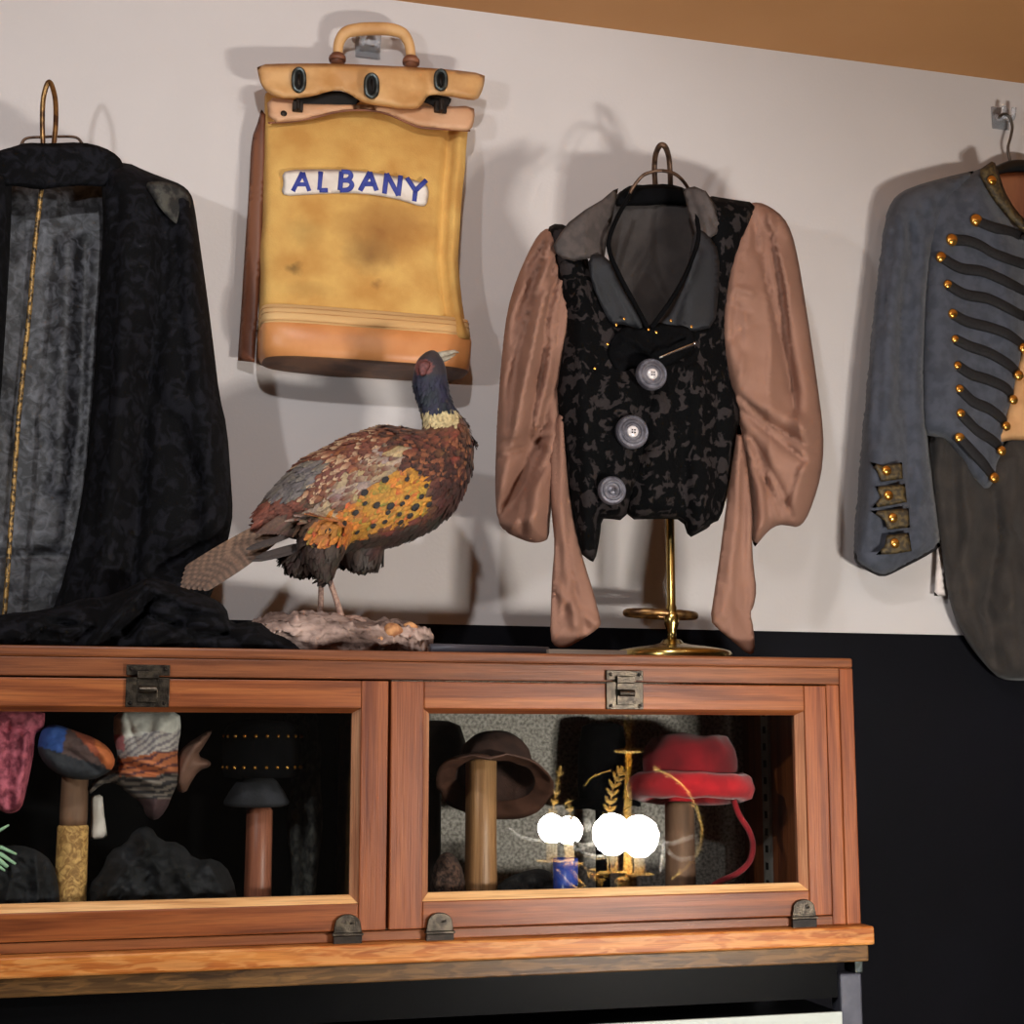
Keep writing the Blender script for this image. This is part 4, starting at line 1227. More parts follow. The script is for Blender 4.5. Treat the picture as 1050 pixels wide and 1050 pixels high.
b = B()
rings = []
prof = [(246, 646, .006, .010), (252, 642, .014, .024), (268, 636, .022, .040), (290, 632, .030, .052), (315, 631, .032, .060), (340, 634, .030, .062), (365, 637, .030, .060), (388, 639, .028, .056), (405, 640, .027, .052), (420, 643, .024, .046), (431, 647, .018, .036), (437, 653, .010, .022)]
prof = [tuple(q) for q in curve(prof, 9)]
for px, py, hh, hw in prof:
    t = P(px, py, YP)
    hgt = max(t.z - ZT, .008)
    rg = []
    for j in range(48):
        a = 2 * PI * j / 48
        y = YP - .02 + hw * math.cos(a)
        z = ZT + hgt * .5 + hgt * .5 * math.sin(a)
        n_ = noise.fractal(Vector((t.x * 28, math.cos(a) * 2.2, math.sin(a) * 2.2)), 1, 2, 4)
        n3 = noise.fractal(Vector((t.x * 90, math.cos(a) * 5, math.sin(a) * 5)), 1, 2, 3)
        z += .009 * n_ + .006 * n3
        y += .012 * n_ - .008 * abs(n3)
        x = t.x + .010 * noise.noise(Vector((math.cos(a) * 2, math.sin(a) * 2, px * .02)))
        rg.append((x, y, max(z, ZT + .0005)))
    rings.append(rg)
b.loft(rings, 0)
log = root('driftwood', 'rough grey piece of driftwood under the feet of the stuffed pheasant', 'driftwood', (P(340, 660, YP).x, YP, ZT))
b.build('log', MT['bark'], log)
b = B()
for (px, py, rp, y) in ((404, 646, 9, YP - .07), (421, 644, 7, YP - .045), (392, 657, 6, YP - .075), (350, 641, 9, YP - .05), (310, 645, 10, YP - .06), (280, 646, 8, YP - .05)):
    c = P(px, py, y)
    r = rp * mpp(px, py, y)
    v0 = len(b.v)
    b.ball(c, r, 14, 0, (1.3, .8, .8))
    for i in range(v0, len(b.v)):
        q = b.v[i]
        k = 1 + .35 * noise.fractal(Vector((q[0] * 60, q[1] * 60, q[2] * 60)), 1, 2, 3)
        b.v[i] = (c.x + (q[0] - c.x) * k, c.y + (q[1] - c.y) * k, max(c.z + (q[2] - c.z) * k, ZT + .001))
    b.build('knot', MT['barkin'] if px > 380 else MT['bark'], log)
    b = B()
q = P(424, 659, YP - .05)
b = B()
b.lathe((q.x + .004, q.y, ZT + .013), [(.0128, -.004), (.0132, .0), (.009, .003), (.004, .001)], 18, 0, Matrix(((0, 0, 1), (0, 1, 0), (-1, 0, 0))))
b.build('hollow_end', MT['hole'], log)['label'] = 'dark hollow broken end'

ph = root('pheasant', 'stuffed cock pheasant standing on driftwood with golden spotted flank', 'bird', (P(340, 600, YP).x, YP, P(340, 636, YP).z))
u0 = mpp(380, 500, YP)
sect = [(264, 538, 8), (276, 530, 15), (296, 523, 29), (322, 517, 46), (350, 511, 54), (380, 503, 59), (408, 494, 58.5), (432, 481, 53), (449, 464, 40), (456, 446, 28), (452, 430, 19.5), (446.5, 414, 17.2), (442.5, 400, 17.5), (441, 388, 18.2), (442, 377, 17), (446, 368, 12.5), (450, 363.5, 7)]
sect = curve(sect, 4)
rings = []
cp = [P(a, c, YP) for a, c, r in sect]
for i, (a, c, r) in enumerate(sect):
    t = (cp[min(i + 1, len(cp) - 1)] - cp[max(i - 1, 0)]).normalized()
    nn = Vector((0, 1, 0))
    bb = t.cross(nn).normalized()
    wy = .78 if c > 440 else .80
    R_ = r * u0
    rings.append([cp[i] + nn * (math.cos(q) * R_ * wy) + bb * (math.sin(q) * R_) for q in [2 * PI * j / 36 for j in range(36)]])
b = B()
b.loft(rings)
# thighs and breast bump, then one skin
for (pts, rr) in (([(335, 535), (331, 560), (333, 580), (336, 592)], [28, 24, 14, 6]), ([(356, 540), (352, 562), (349, 574)], [26, 22, 12])):
    dy = -.030 if pts[0][0] < 340 else .030
    qq = curve([(p[0], p[1]) for p in pts], 4)
    r4 = [x[0] for x in curve([(x, 0) for x in rr], 4)]
    b.tube([P(x, y, YP + dy) for x, y in qq], [x * u0 for x in r4], 16)
b.ball(P(478, 455, YP), 9 * u0, 12)
b.ball(P(312, 572, YP), 16 * u0, 14, 0, (1.3, 1.2, .9))
b.ball(P(372, 566, YP + .01), 17 * u0, 14, 0, (1.3, 1.2, 1.0))
tmp = b.build('tmp', MT['feather'])
rm = tmp.modifiers.new('r', 'REMESH')
rm.mode = 'VOXEL'
rm.voxel_size = .0034
sm_ = tmp.modifiers.new('s', 'SMOOTH')
sm_.iterations = 10
sm_.factor = .6
bpy.context.view_layer.update()
dg = bpy.context.evaluated_depsgraph_get()
ev = bpy.data.meshes.new_from_object(tmp.evaluated_get(dg))
BV = [tmp.matrix_world @ v.co for v in ev.vertices]
BF = [tuple(p.vertices) for p in ev.polygons]
bpy.data.objects.remove(tmp)


def zz5(pts):
    return [(170 + x * .3238, 340 + y * .3238) for x, y in pts]


FLANK = zz5([(470, 610), (560, 560), (640, 510), (700, 455), (770, 420), (850, 450), (870, 500), (850, 550), (790, 590), (720, 610), (640, 645), (560, 655), (490, 650)])
GREYW = zz5([(430, 590), (520, 510), (580, 450), (650, 385), (730, 350), (780, 365), (770, 400), (700, 440), (640, 500), (570, 545), (500, 590)])
GREYR = zz5([(340, 480), (400, 430), (470, 400), (540, 385), (520, 430), (470, 480), (400, 505)])
REDR = zz5([(270, 600), (300, 540), (370, 500), (440, 500), (470, 540), (400, 590), (330, 640)])
TAILC = zz5([(0, 760), (280, 590), (380, 610), (360, 660), (100, 860), (0, 860)])
SC = lambda *c: tuple(S(*c)[:3])


def pcol(px, py):
    n1 = noise.noise(Vector((px * .11, py * .11, .5)))
    n2 = noise.noise(Vector((px * .3, py * .3, 4.5)))
    if py < 432 and px > 405:
        if py < 384:
            if math.hypot((px - 434.5) / 10, (py - 377) / 8.5) < 1:
                return SC(120 + 20 * n2, 66, 62)
            return SC(52 + 10 * n2, 40, 42) if py < 367 else SC(44, 36, 44)
        if py < 421 + 2 * n2:
            return SC(30 + 10 * n1, 33 + 8 * n2, 52 + 18 * n1)
    if 419 < py < 436 + 1.5 * n2 and 430 < px < 470:
        return SC(206, 186, 138)
    if inside(px + 4 * n2, py + 4 * n1, FLANK):
        t = min(1, max(0, (px - 330) / 90))
        return SC(186 + 26 * n1, 108 + 22 * t + 18 * n2, 40 + 10 * n2)
    if inside(px + 3 * n2, py + 3 * n1, GREYW):
        return SC(150 + 26 * n2, 130 + 24 * n2, 106 + 20 * n1)
    if inside(px, py, REDR):
        return SC(134 + 14 * n1, 74, 56)
    if inside(px, py, GREYR):
        return SC(120 + 14 * n2, 112 + 14 * n2, 106)
    if inside(px, py, TAILC):
        return SC(112, 88, 72)
    if px < 400 and py < 505 and py < 560 - (px - 290) * .55:
        return SC(142 + 24 * n2, 86 + 20 * n2, 62 + 14 * n1)
    if py > 546 - max(0, px - 400) * .4 or (py > 540 and px < 345):
        return SC(62 + 16 * n1, 44 + 8 * n2, 34)
    if px > 452 and py > 470:
        return SC(74 + 14 * n1, 36 + 6 * n2, 28)
    if px > 400:
        return SC(106 + 22 * n1, 60 + 16 * n2, 42)
    return SC(96, 68, 48)


BC = []
for p in BV:
    a, c = pr(p)
    BC.append(pcol(a, c))
b = B()
b.add(BV, BF, 0, BC)
b.build('body', MT['feather'], ph)


def feather(b, base, d, nrm, ln, wd, col, tip, lift=.003, curl=0.0, seg=4, bars=None):
    d = d.normalized()
    s = nrm.cross(d).normalized()
    v, c = [], []
    for i in range(seg + 1):
        t = i / seg
        w = wd * (.35 + 1.3 * t - 1.25 * t * t) * (1 if i < seg else .35)
        o = base + d * (ln * t) + nrm * (.0006 + lift * t - curl * t * t)
        for k in (-1, 0, 1):
            v.append(o + s * (k * w) - nrm * (abs(k) * wd * .18))
            cc = tuple(a * (1 - t * t) + e * t * t for a, e in zip(col, tip))
            if bars and int(t * bars) % 2:
                cc = tuple(x * .45 for x in cc)
            if k == 0:
                cc = tuple(min(1, x * 1.12) for x in cc)
            c.append(cc)
    f = []
    for i in range(seg):
        for k in range(2):
            a = i * 3 + k
            f.append((a, a + 1, a + 4, a + 3))
    b.add(v, f, 0, c)


# plumage: small overlapping feathers over the whole skin
ev.calc_loop_triangles()
fd = [(p.center.copy(), p.normal.copy(), p.area) for p in ev.polygons]
base_off = Vector((0, 0, 0))
# ev is local to tmp's origin; rebuild centres from world vertices
FC = []
for p in ev.polygons:
    cs = Vector((0, 0, 0))
    for i in p.vertices:
        cs += BV[i]
    FC.append((cs / len(p.vertices), p.normal.copy(), p.area))
rnd = random.Random(3)
wts = [q[2] for q in FC]
pick = rnd.choices(FC, wts, k=5200)
DIRB = (P(330, 540, YP) - P(420, 470, YP)).normalized()
DIRN = (P(436, 440, YP) - P(446, 395, YP)).normalized()
DIRL = (P(330, 590, YP) - P(338, 545, YP)).normalized()
bb_, bn = B(), 0
order = []
for c, n_, a in pick:
    px, py = pr(c)
    order.append((px - py * .2, c, n_, px, py))
for _, c, n_, px, py in sorted(order, key=lambda q: q[0]):
    if px < 268:
        continue
    if py < 386:
        continue
    t = min(1, max(0, (452 - py) / 30)) if px > 415 else 0
    d = DIRB.lerp(DIRN, t)
    if py > 552 and px < 385:
        d = DIRL.copy()
    d = d + Vector((rnd.uniform(-.18, .18), rnd.uniform(-.18, .18), rnd.uniform(-.18, .18)))
    d = d - n_ * d.dot(n_)
    if d.length < .2:
        continue
    col = pcol(px, py)
    ln, wd = .021, .0075
    tip = tuple(x * .62 for x in col)
    if py < 440 and px > 415:
        ln, wd = .010, .004
        tip = col
    elif inside(px, py, FLANK):
        tip = tuple(x * (1.0 if rnd.random() < .8 else .45) for x in col)
        ln, wd = .024, .0085
    elif inside(px, py, GREYW):
        tip = tuple(min(1, x * 1.25) for x in col) if rnd.random() < .6 else SC(110, 56, 40)
        ln, wd = .028, .0085
    elif inside(px, py, GREYR):
        ln, wd = .030, .008
        tip = tuple(x * .85 for x in col)
    elif px < 400 and py < 505:
        tip = SC(196, 166, 132) if rnd.random() < .4 else SC(92, 44, 34)
    elif px > 400 and py < 490:
        tip = SC(34, 20, 20) if rnd.random() < .75 else SC(138, 84, 54)
    v = rnd.uniform(.8, 1.15)
    feather(bb_, c, d, n_, ln * rnd.uniform(.8, 1.2), wd, tuple(x * v for x in col), tuple(x * v for x in tip), lift=rnd.uniform(.001, .0032), seg=3)
# black tips of the flank feathers
from mathutils.bvhtree import BVHTree
bvh = BVHTree.FromPolygons([tuple(q) for q in BV], BF)
for (zx, zy, s) in ((695, 470, 1.1), (630, 510, 1.1), (668, 548, 1.1), (712, 550, 1.2), (600, 572, 1), (628, 545, .7), (560, 610, 1), (558, 640, .9), (655, 612, .9), (745, 545, .8), (760, 525, .8), (805, 522, .9), (790, 552, 1.3), (735, 577, .8), (700, 572, .8), (512, 632, .9), (690, 600, .8),
                    (760, 470, .8), (820, 490, .8), (800, 450, .7), (770, 580, 1), (740, 600, .9), (600, 632, .8), (830, 545, 1)):
    px, py = 170 + zx * .3238, 340 + zy * .3238
    d = (P(px, py, .2) - Vector(CAM)).normalized()
    h, n_, i_, _ = bvh.ray_cast(Vector(CAM), d)
    if h is None:
        continue
    dd = DIRB - n_ * DIRB.dot(n_)
    k = SC(22, 16, 16)
    feather(bb_, h + n_ * .0042 - dd.normalized() * .005, dd, n_, .0105 * s, .0056 * s, k, k, lift=.001, seg=4)
o = bb_.build('plumage', MT['feather'], ph)
o['kind'] = 'stuff'
# wings: long overlapping flight feathers folded along each flank
for side in (-1, 1):
    b = B()
    yy = YP + side * .052
    for i in range(13):
        t = i / 12
        p0 = P(372 - 40 * t + 6 * math.sin(i), 478 + 34 * t, yy - .004 * side * i * .3)
        p1 = P(262 + 24 * t, 548 + 16 * t, YP + side * .016)
        col = SC(118 + 16 * math.sin(i * 2.1), 92 + 12 * math.sin(i * 1.3), 74)
        feather(b, p0, p1 - p0, Vector((0, side, .25)).normalized(), (p1 - p0).length * (1 - .25 * t), .0085, col, SC(84, 56, 46), lift=.004, seg=10, curl=.002)
    b.build('wing', MT['feather'], ph)
for i in range(9):
    t = i / 8
    b = B()
    p0 = P(290 - 6 * t, 527 + 26 * t, YP + (.5 - t) * .02)
    p1 = P(178 + 22 * t, 590 + 21 * t, YP - .03 + (.5 - t) * .03)
    col = SC(140 - 30 * t, 110 - 26 * t, 88 - 20 * t)
    feather(b, p0, p1 - p0, Vector((0, -1, .35 - t * .3)).normalized(), (p1 - p0).length * (1.04 - .035 * abs(i - 4)), .010, col, SC(104, 78, 62), lift=.0, seg=26, bars=24)
    b.build('tail_feather', MT['feather'], ph)
b = B()
for k, (x0, y0, x1, y1) in enumerate(((318, 556, 262, 572), (312, 562, 258, 576), (300, 548, 252, 564))):
    p0, p1 = P(x0, y0, YP - .02), P(x1, y1, YP - .03)
    feather(b, p0, p1 - p0, Vector((0, -1, .2)).normalized(), (p1 - p0).length, .007, SC(52, 38, 34), SC(40, 30, 28), lift=.003, seg=6)
b.build('under_tail', MT['feather'], ph)
b = B()
uh = mpp(450, 365, YP)
for (pa, ra) in (([(450, 365), (459, 362.5), (466, 360.5), (470.5, 361.5)], [4.2, 3.2, 1.9, .6]), ([(452, 369.5), (460, 367), (467, 363.5)], [3.0, 2.0, .6])):
    b.tube([P(x, y, YP - .004) for x, y in pa], [r * uh for r in ra], 10)
b.build('beak', MT['horn'], ph)
for s in (-1, 1):
    b = B()
    b.ball(P(437, 373.5, YP + s * .0185), .0036, 10)
    b.build('eye', MT['eye'], ph)
b = B()
puff(b, [(428, 378), (430, 372), (436, 369), (442, 372), (441, 377), (438, 380), (437, 385), (431, 386)], YP - .0195, .0035, 4, step=2, noise_amp=.001, noise_sc=.2)
b.build('red_face_patch', MT['skinred'], ph)
b = B()
puff(b, [(480, 446), (486, 450), (487, 458), (481, 462), (475, 458), (474, 449)], YP - .012, .006, 4, step=2)
b.build('breast_tuft', MT['skinred'], ph)
gz = lambda px, py, y: P(px, py, y)
for (pts, y0, tz) in (([(336, 585), (339, 598), (344.5, 614), (350.5, 634)], YP - .030, 1), ([(330, 576), (329.5, 596), (329, 614), (328.5, 631)], YP + .022, 0)):
    b = B()
    w = [P(x, y, y0) for x, y in pts]
    b.tube([tuple(q) for q in curve([tuple(q) for q in w], 4)], [x[0] for x in curve([(.0052, 0), (.0042, 0), (.0040, 0), (.0050, 0)], 4)], 10)
    ft = w[-1]
    for ang, ln in ((-.5, .042), (.05, .050), (.6, .042), (PI + .1, .018)):
        e = ft + Vector((math.cos(ang) * ln, -math.sin(ang) * ln, -.009))
        mid = ft + Vector((math.cos(ang) * ln * .5, -math.sin(ang) * ln * .5, .001))
        b.tube([ft, mid, e], [.0042, .0034, .0018], 8)
    b.build('leg', MT['shank'], ph)

# ------------------------------------------------------------------ things lying on the case
a_, c_ = P(441, 662, .05), P(562, 660, .075)
rod = B()
d = (c_ - a_)
zr_ = ZT + .0072
rod.tube([(a_.x, a_.y, zr_), (a_.x + d.x * .25, a_.y + d.y * .25, zr_), (c_.x, c_.y, zr_)], [.0068, .0068, .0064], 12)
tag(rod.build('thin_rod', MT['rack']), 'thin dark grey rod lying on the case top beside the driftwood', 'rod')
fl = B()
p0, p1 = P(562, 664, .06), P(642, 664, .06)
fl.box((p0.x, .055, ZT + .0006), (p1.x, .14, ZT + .0095))
tag(fl.build('flat_board', MT['skirt'], None, False, .001), 'thin weathered grey board lying flat at the foot of the brass stand', 'board')

# ================================================================== contents of the left side of the case
ZF = ZL0 + .0137


def post(name, label, x0, x1, ytop, y, mts, cat='hat stand', group=None, splits=None, dark_top=None):
    a, c = P(x0, 880, y), P(x1, 880, y)
    r = (c.x - a.x) / 2
    cx = (a.x + c.x) / 2
    zt = P((x0 + x1) / 2, ytop, y).z
    t = root(name, label, cat, (cx, y, ZF), group)
    b = B()
    if splits:
        zs_ = P((x0 + x1) / 2, splits, y).z
        b.lathe((cx, y, 0), [(r * 1.0, ZF), (r * 1.02, ZF + .02), (r * .98, zs_ - .003), (r * .9, zs_)], 28)
        b.build('post', mts[0], t)
        b = B()
        b.lathe((cx, y, 0), [(r * .86, zs_ + .0002), (r * .88, zs_ + .01), (r * .85, zt), (r * .5, zt + .004)], 28)
        b.build('upper_post', mts[1], t)
    else:
        b.lathe((cx, y, 0), [(r * 1.06, ZF), (r * 1.02, ZF + .02), (r * .98, (ZF + zt) / 2), (r * .97, zt - .004), (r * .8, zt)], 28)
        b.build('post', mts[0], t)
    b = B()
    b.lathe((cx, y, 0), [(r * 1.5, ZF), (r * 1.5, ZF + .006), (r * 1.1, ZF + .0095)], 28)
    b.build('foot', mts[0], t)
    return t


def pcloth(name, label, cat, ol, y, T, R, m_, **k):
    b = B()
    puff(b, ol, y, T, R, **k)
    return tag(b.build(name, m_), label, cat)


HS = 'hat posts inside the display case'
post('hat_post', 'patterned tan hat post below the blue and orange felt cap', 57, 90, 797, .115, [MT['postbark'], MT['posttop']], group=HS, splits=846)
post('hat_post', 'reddish wooden hat post below the dark studded hat', 251, 279, 828, .15, [MT['postred']], group=HS)


def capcol(px, py):
    t = (px - 40) / 80
    if py > 765 + t * 26:
        return SC(46, 48, 54)
    if px < 68 - (py - 750) * .2:
        return SC(52, 88, 160)
    if px < 84 + (py - 755) * .9 - 4:
        return SC(92, 70, 66)
    if px < 96 + (py - 755) * .3:
        return SC(168, 84, 56)
    return SC(214, 118, 66)


pcloth('felt_cap', 'drooping felt cap in blue, grey and orange on the tan post', 'cap', [(40, 756), (44, 746), (54, 742), (66, 745), (82, 751), (98, 757), (110, 765), (118, 776), (117, 787), (108, 794), (98, 799), (80, 800), (62, 796), (46, 784), (38, 770)],
       .075, .024, 14, MT['cloth'], step=2.2, colf=capcol, noise_amp=.008, noise_sc=.06, back=1.0, folds=[([(70, 770), (100, 790)], -.006, 5), ([(90, 760), (112, 780)], .005, 5)])


def scol(px, py):
    n = noise.noise(Vector((px * .06, py * .06, 2)))
    yy = py + 6 * n + (px - 150) * .12
    if py < 768 + (px - 117) * .2 and px < 130 + 8 * n and py > 754:
        return SC(226, 140, 142)
    if yy < 752:
        return SC(232, 228, 218)
    if yy < 774:
        return SC(214, 204, 196) if math.sin(px * .5 + yy * .9) > -.2 else SC(150, 140, 146)
    if yy < 796 and px > 122:
        return SC(206, 122, 78) if math.sin(yy * .9 + px * .1) > -.5 else SC(110, 64, 66)
    if py > 820:
        return SC(84, 60, 62)
    return SC(134, 122, 112) if math.sin(yy * .95) > -.1 else SC(52, 48, 50)


pcloth('head_scarf', 'twisted white, pink and orange striped head scarf under the bronze latch', 'scarf', [(117, 728), (150, 727), (184, 729), (186, 748), (182, 768), (184, 784), (184, 800), (178, 812), (170, 832), (160, 842), (150, 838), (146, 824), (132, 814), (118, 802), (104, 804), (90, 817), (91, 806), (104, 792), (119, 786), (121, 774), (116, 756)],
       .125, .05, 26, MT['cloth'], step=2, colf=scol, noise_amp=.004, noise_sc=.05, back=.8, folds=[([(120, 772), (150, 782), (182, 790)], .008, 5), ([(125, 790), (150, 800), (182, 806)], .007, 4), ([(122, 782), (150, 792), (182, 798)], -.007, 4), ([(130, 808), (150, 812), (176, 816)], -.008, 4), ([(130, 735), (140, 765)], -.005, 5), ([(165, 735), (160, 770)], .004, 6)])
pcloth('leather_cap', 'brown pointed leather cap poking out beside the striped head scarf', 'cap', [(178, 778), (188, 766), (200, 757), (217, 747), (217, 752), (209, 765), (202, 775), (216, 780), (216, 786), (204, 790), (196, 802), (190, 814), (180, 810)], .135, .025, 10, MT['brownl'], step=3, back=1, noise_amp=.003,
       folds=[([(182, 800), (195, 772), (214, 750)], .008, 4)])
pcloth('cloth_tag', 'small cream cloth strip hanging behind the tan hat post', 'tag', [(93, 816), (105, 814), (107, 835), (110, 857), (106, 860), (93, 861)], .14, .002, 2, MT['patch'], step=3, sm=0)
pcloth('pink_scarf', 'rose pink lace scarf hanging at the left end of the case', 'scarf', [(-16, 727), (46, 727), (46, 744), (42, 750), (36, 752), (35, 770), (31, 792), (26, 815), (22, 829), (14, 834), (4, 834), (-6, 826), (-12, 800), (-14, 760)], .075, .02, 12, MT['pinklace'], step=3, noise_amp=.008, noise_sc=.06, back=1,
       folds=[([(8, 740), (8, 825)], -.008, 4), ([(28, 750), (18, 825)], .007, 5), ([(0, 748), (42, 750)], -.008, 3)])
b = B()
for (x0, y0, x1, y1, r) in ((-14, 865, 9, 846, 1.6), (-14, 868, 17, 876, 1.8), (-14, 872, 16, 886, 2.0), (-14, 878, 8, 889, 2.6), (-14, 885, 5, 893, 1.8)):
    b.tube([P(x0, y0, .06), P((x0 + x1) / 2, (y0 + y1) / 2 - 3, .055), P(x1, y1, .05)], [r * .0014, r * .0014, r * .0008], 8)
tag(b.build('plume', MT['mint']), 'pale green plume poking in at the left end of the case', 'plume')
pcloth('cloth_heap', 'crumpled charcoal cloth at the left end of the case floor', 'cloth', [(-20, 880), (0, 868), (20, 866), (40, 872), (54, 884), (60, 905), (62, 935), (-20, 935)], .10, .04, 20, MT['darkheap'], step=2.5, pleats=[((60, 700), 26, .007, 840, 1300, .5)], noise_amp=.018, noise_sc=.05, back=1, zmin=ZF + .001)
pcloth('cloth_heap', 'crumpled charcoal cloth heap in the middle of the left door', 'cloth', [(92, 935), (90, 908), (104, 894), (112, 872), (128, 866), (138, 850), (154, 846), (164, 862), (186, 864), (200, 882), (222, 880), (238, 896), (246, 935)], .13, .05, 24, MT['darkheap'], step=2.5, pleats=[((60, 700), 26, .007, 840, 1300, .5)], noise_amp=.018, noise_sc=.05, back=1, zmin=ZF + .001,
       folds=[([(110, 920), (140, 880), (160, 862)], .012, 6), ([(140, 925), (180, 890), (210, 885)], .012, 6)])
pcloth('lace_stole', 'dark grey lace stole hanging at the right of the left door', 'stole', [(290, 726), (326, 726), (330, 760), (328, 800), (332, 840), (326, 890), (322, 935), (296, 935), (300, 890), (292, 850), (300, 800), (294, 760)], .2, .02, 14, MT['darklace'], step=4, noise_amp=.008, noise_sc=.06, back=1, zmin=ZF + .001,
       folds=[([(310, 730), (314, 930)], -.01, 4), ([(302, 730), (304, 930)], .008, 4), ([(320, 730), (320, 930)], .008, 4)])
# studded hat
sh = P(268, 800, .15)
hat = root('studded_hat', 'dark hat with two rows of gold studs on the reddish wooden post', 'hat', (sh.x, .15, P(265, 828, .15).z), 'hats on posts inside the display case')
us = mpp(268, 790, .15)
z_ = lambda py: P(268, py, .15).z
b = B()
b.lathe((sh.x, .15, 0), [(.050, z_(797)), (.0535, z_(790)), (.054, z_(770)), (.053, z_(752)), (.048, z_(744)), (.035, z_(740)), (.002, z_(738))], 40)
b.build('crown', MT['blackv'], hat)
b = B()
b.lathe((sh.x - .006, .15, 0), [(.020, z_(797)), (.028, z_(801)), (.038, z_(812)), (.045, z_(822)), (.044, z_(825)), (.036, z_(827)), (.002, z_(824))], 40)
b.build('brim', MT['darkcloth'], hat)['label'] = 'grey felt turned down brim'
for row, zz in ((0, z_(755)), (1, z_(786.5))):
    for i in range(22):
        t = PI + .15 + i * (2 * PI / 22)
        if not (math.sin(t) < .1):
            continue
        b = B()
        b.ball((sh.x + .0538 * math.cos(t), .15 + .0538 * math.sin(t), zz), .0028, 8)
        b.build('gold_stud', MT['goldbtn'], hat)

# ================================================================== contents of the right side
post('hat_post', 'pale wooden hat post below the wide brown suede hat', 477, 509, 778, .13, [MT['postpale']], group=HS)
post('hat_post', 'dark hat post at the left edge of the right door', 434, 452, 800, .25, [MT['postdark']], group=HS)
post('hat_post', 'brown wooden hat post below the red felt hat', 683, 712, 822, .17, [MT['posttop']], group=HS)


def hat_on(name, label, c, tilt_x, tilt_y, parts, group='hats on posts inside the display case'):
    t = root(name, label, 'hat', c, group)
    M = Matrix.Rotation(tilt_y, 3, 'Y') @ Matrix.Rotation(tilt_x, 3, 'X')
    for nm, prof, mt_, wob in parts:
        b = B()
        b.lathe((0, 0, 0), prof, 48, 0, None, cap=False)
        b.v = [(x * (1 + wob * .5 * math.sin(2 * math.atan2(y, x))), y, z + wob * .25 * math.hypot(x, y) * math.cos(2 * math.atan2(y, x) + .5) + wob * .9 * math.hypot(x, y) * noise.noise(Vector((x * 34, y * 34, z * 34 + 5)))) for x, y, z in b.v]
        b.v = [tuple(Vector(c) + M @ Vector(q)) for q in b.v]
        b.build(nm, mt_, t)
    return t


c = P(508, 797, .13)
ub = mpp(508, 797, .13)
A = 60 * ub
hat_on('suede_hat', 'wide brimmed brown suede hat tilted back on the pale post', c, -.52, .20, [
    ('crown', [(A * .68, -.004), (A * .70, .002), (A * .66, .018), (A * .58, .040), (A * .48, .052), (A * .3, .053), (A * .01, .050), (A * .01, .046), (A * .44, .047), (A * .54, .036), (A * .63, .014), (A * .67, -.004)], MT['suede'], .12),
    ('brim', [(A * .68, .0), (A * .78, -.002), (A * .92, -.008), (A * 1.0, -.013), (A * 1.0, -.016), (A * .92, -.012), (A * .78, -.006), (A * .68, -.004)], MT['suedes'], .12)])
c = P(448, 792, .25)
A = 30 * mpp(448, 792, .2)
hat_on('dark_hat', 'dark brown rounded hat on the dark post beside the suede hat', c, 0, 0, [
    ('crown', [(A * .95, -.004), (A * 1.0, .01), (A * .98, .045), (A * .8, .068), (A * .4, .076), (A * .01, .077)], MT['postdark'], .05),
    ('brim', [(A * .9, .0), (A * 1.25, -.006), (A * 1.25, -.009), (A * .9, -.004)], MT['postdark'], .05)])
c = P(618, 800, .27)
A = 25 * mpp(618, 800, .27)
bh = hat_on('black_hat', 'black hat in shadow at the back behind the lamp reflections', c, 0, 0, [
    ('crown', [(A * .95, -.03), (A * 1.0, .0), (A * .95, .05), (A * .82, .082), (A * .4, .088), (A * .01, .088)], MT['blackv'], .05),
    ('brim', [(A * .9, -.026), (A * 1.5, -.036), (A * 1.52, -.041), (A * .9, -.032)], MT['blackv'], .15)])
post('hat_post', 'black hat post carrying the black hat at the back', 611, 625, 822, .27, [MT['blackv']], group=HS)
c = P(708, 806, .17)
ur = mpp(708, 806, .17)
rh = hat_on('red_hat', 'bright red felt hat with rolled brim and a red chin cord', c, -.10, .04, [
    ('brim', [(44 * ur, .012), (52 * ur, .016), (59 * ur, .010), (62 * ur, -.004), (59 * ur, -.019), (50 * ur, -.023), (40 * ur, -.018), (38 * ur, -.004), (44 * ur, .012)], MT['red'], .05),
    ('crown', [(44 * ur, .004), (46.5 * ur, .016), (47 * ur, .034), (45 * ur, .052), (38 * ur, .068), (25 * ur, .075), (10 * ur, .074), (.1 * ur, .071)], MT['reddk'], .13)])
b = B()
ptube(b, [(752, 820), (758, 836), (768, 852), (772, 868), (768, 884), (755, 896), (738, 904), (726, 912)], .12, 3.0)
b.build('chin_cord', MT['reddk'], rh)
b = B()
q = P(580, 915, .075)
r = 12 * mpp(580, 900, .075)
zt = P(580, 880, .075).z
b.lathe((q.x, .075, 0), [(r * .9, ZF + .0005), (r * .97, ZF + .004), (r, ZF + .02), (r * 1.04, zt), (r * .96, zt), (r * .92, ZF + .02), (r * .85, ZF + .006), (.0004, ZF + .005)], 32)
tag(b.build('blue_cup', MT['bluegl']), 'small blue enamel cup on the floor of the right door', 'cup')
pcloth('fur_hat', 'mottled brown fur piece lying between the two left posts of the right door', 'fur', [(440, 935), (442, 900), (448, 880), (458, 872), (468, 878), (476, 895), (480, 935)], .12, .03, 16, MT['fur'], step=3, noise_amp=.01, noise_sc=.09, back=1, zmin=ZF + .001)
pcloth('fur_piece', 'black and brown fur piece on the case floor left of the blue cup', 'fur', [(505, 935), (508, 912), (520, 900), (535, 894), (552, 890), (566, 894), (572, 908), (574, 935)], .15, .035, 16, MT['furblk'], step=3, noise_amp=.012, noise_sc=.09, back=1, zmin=ZF + .001)

# ================================================================== the lamp across the room, mirrored in the right pane
LV = 1.42
GY = .0256


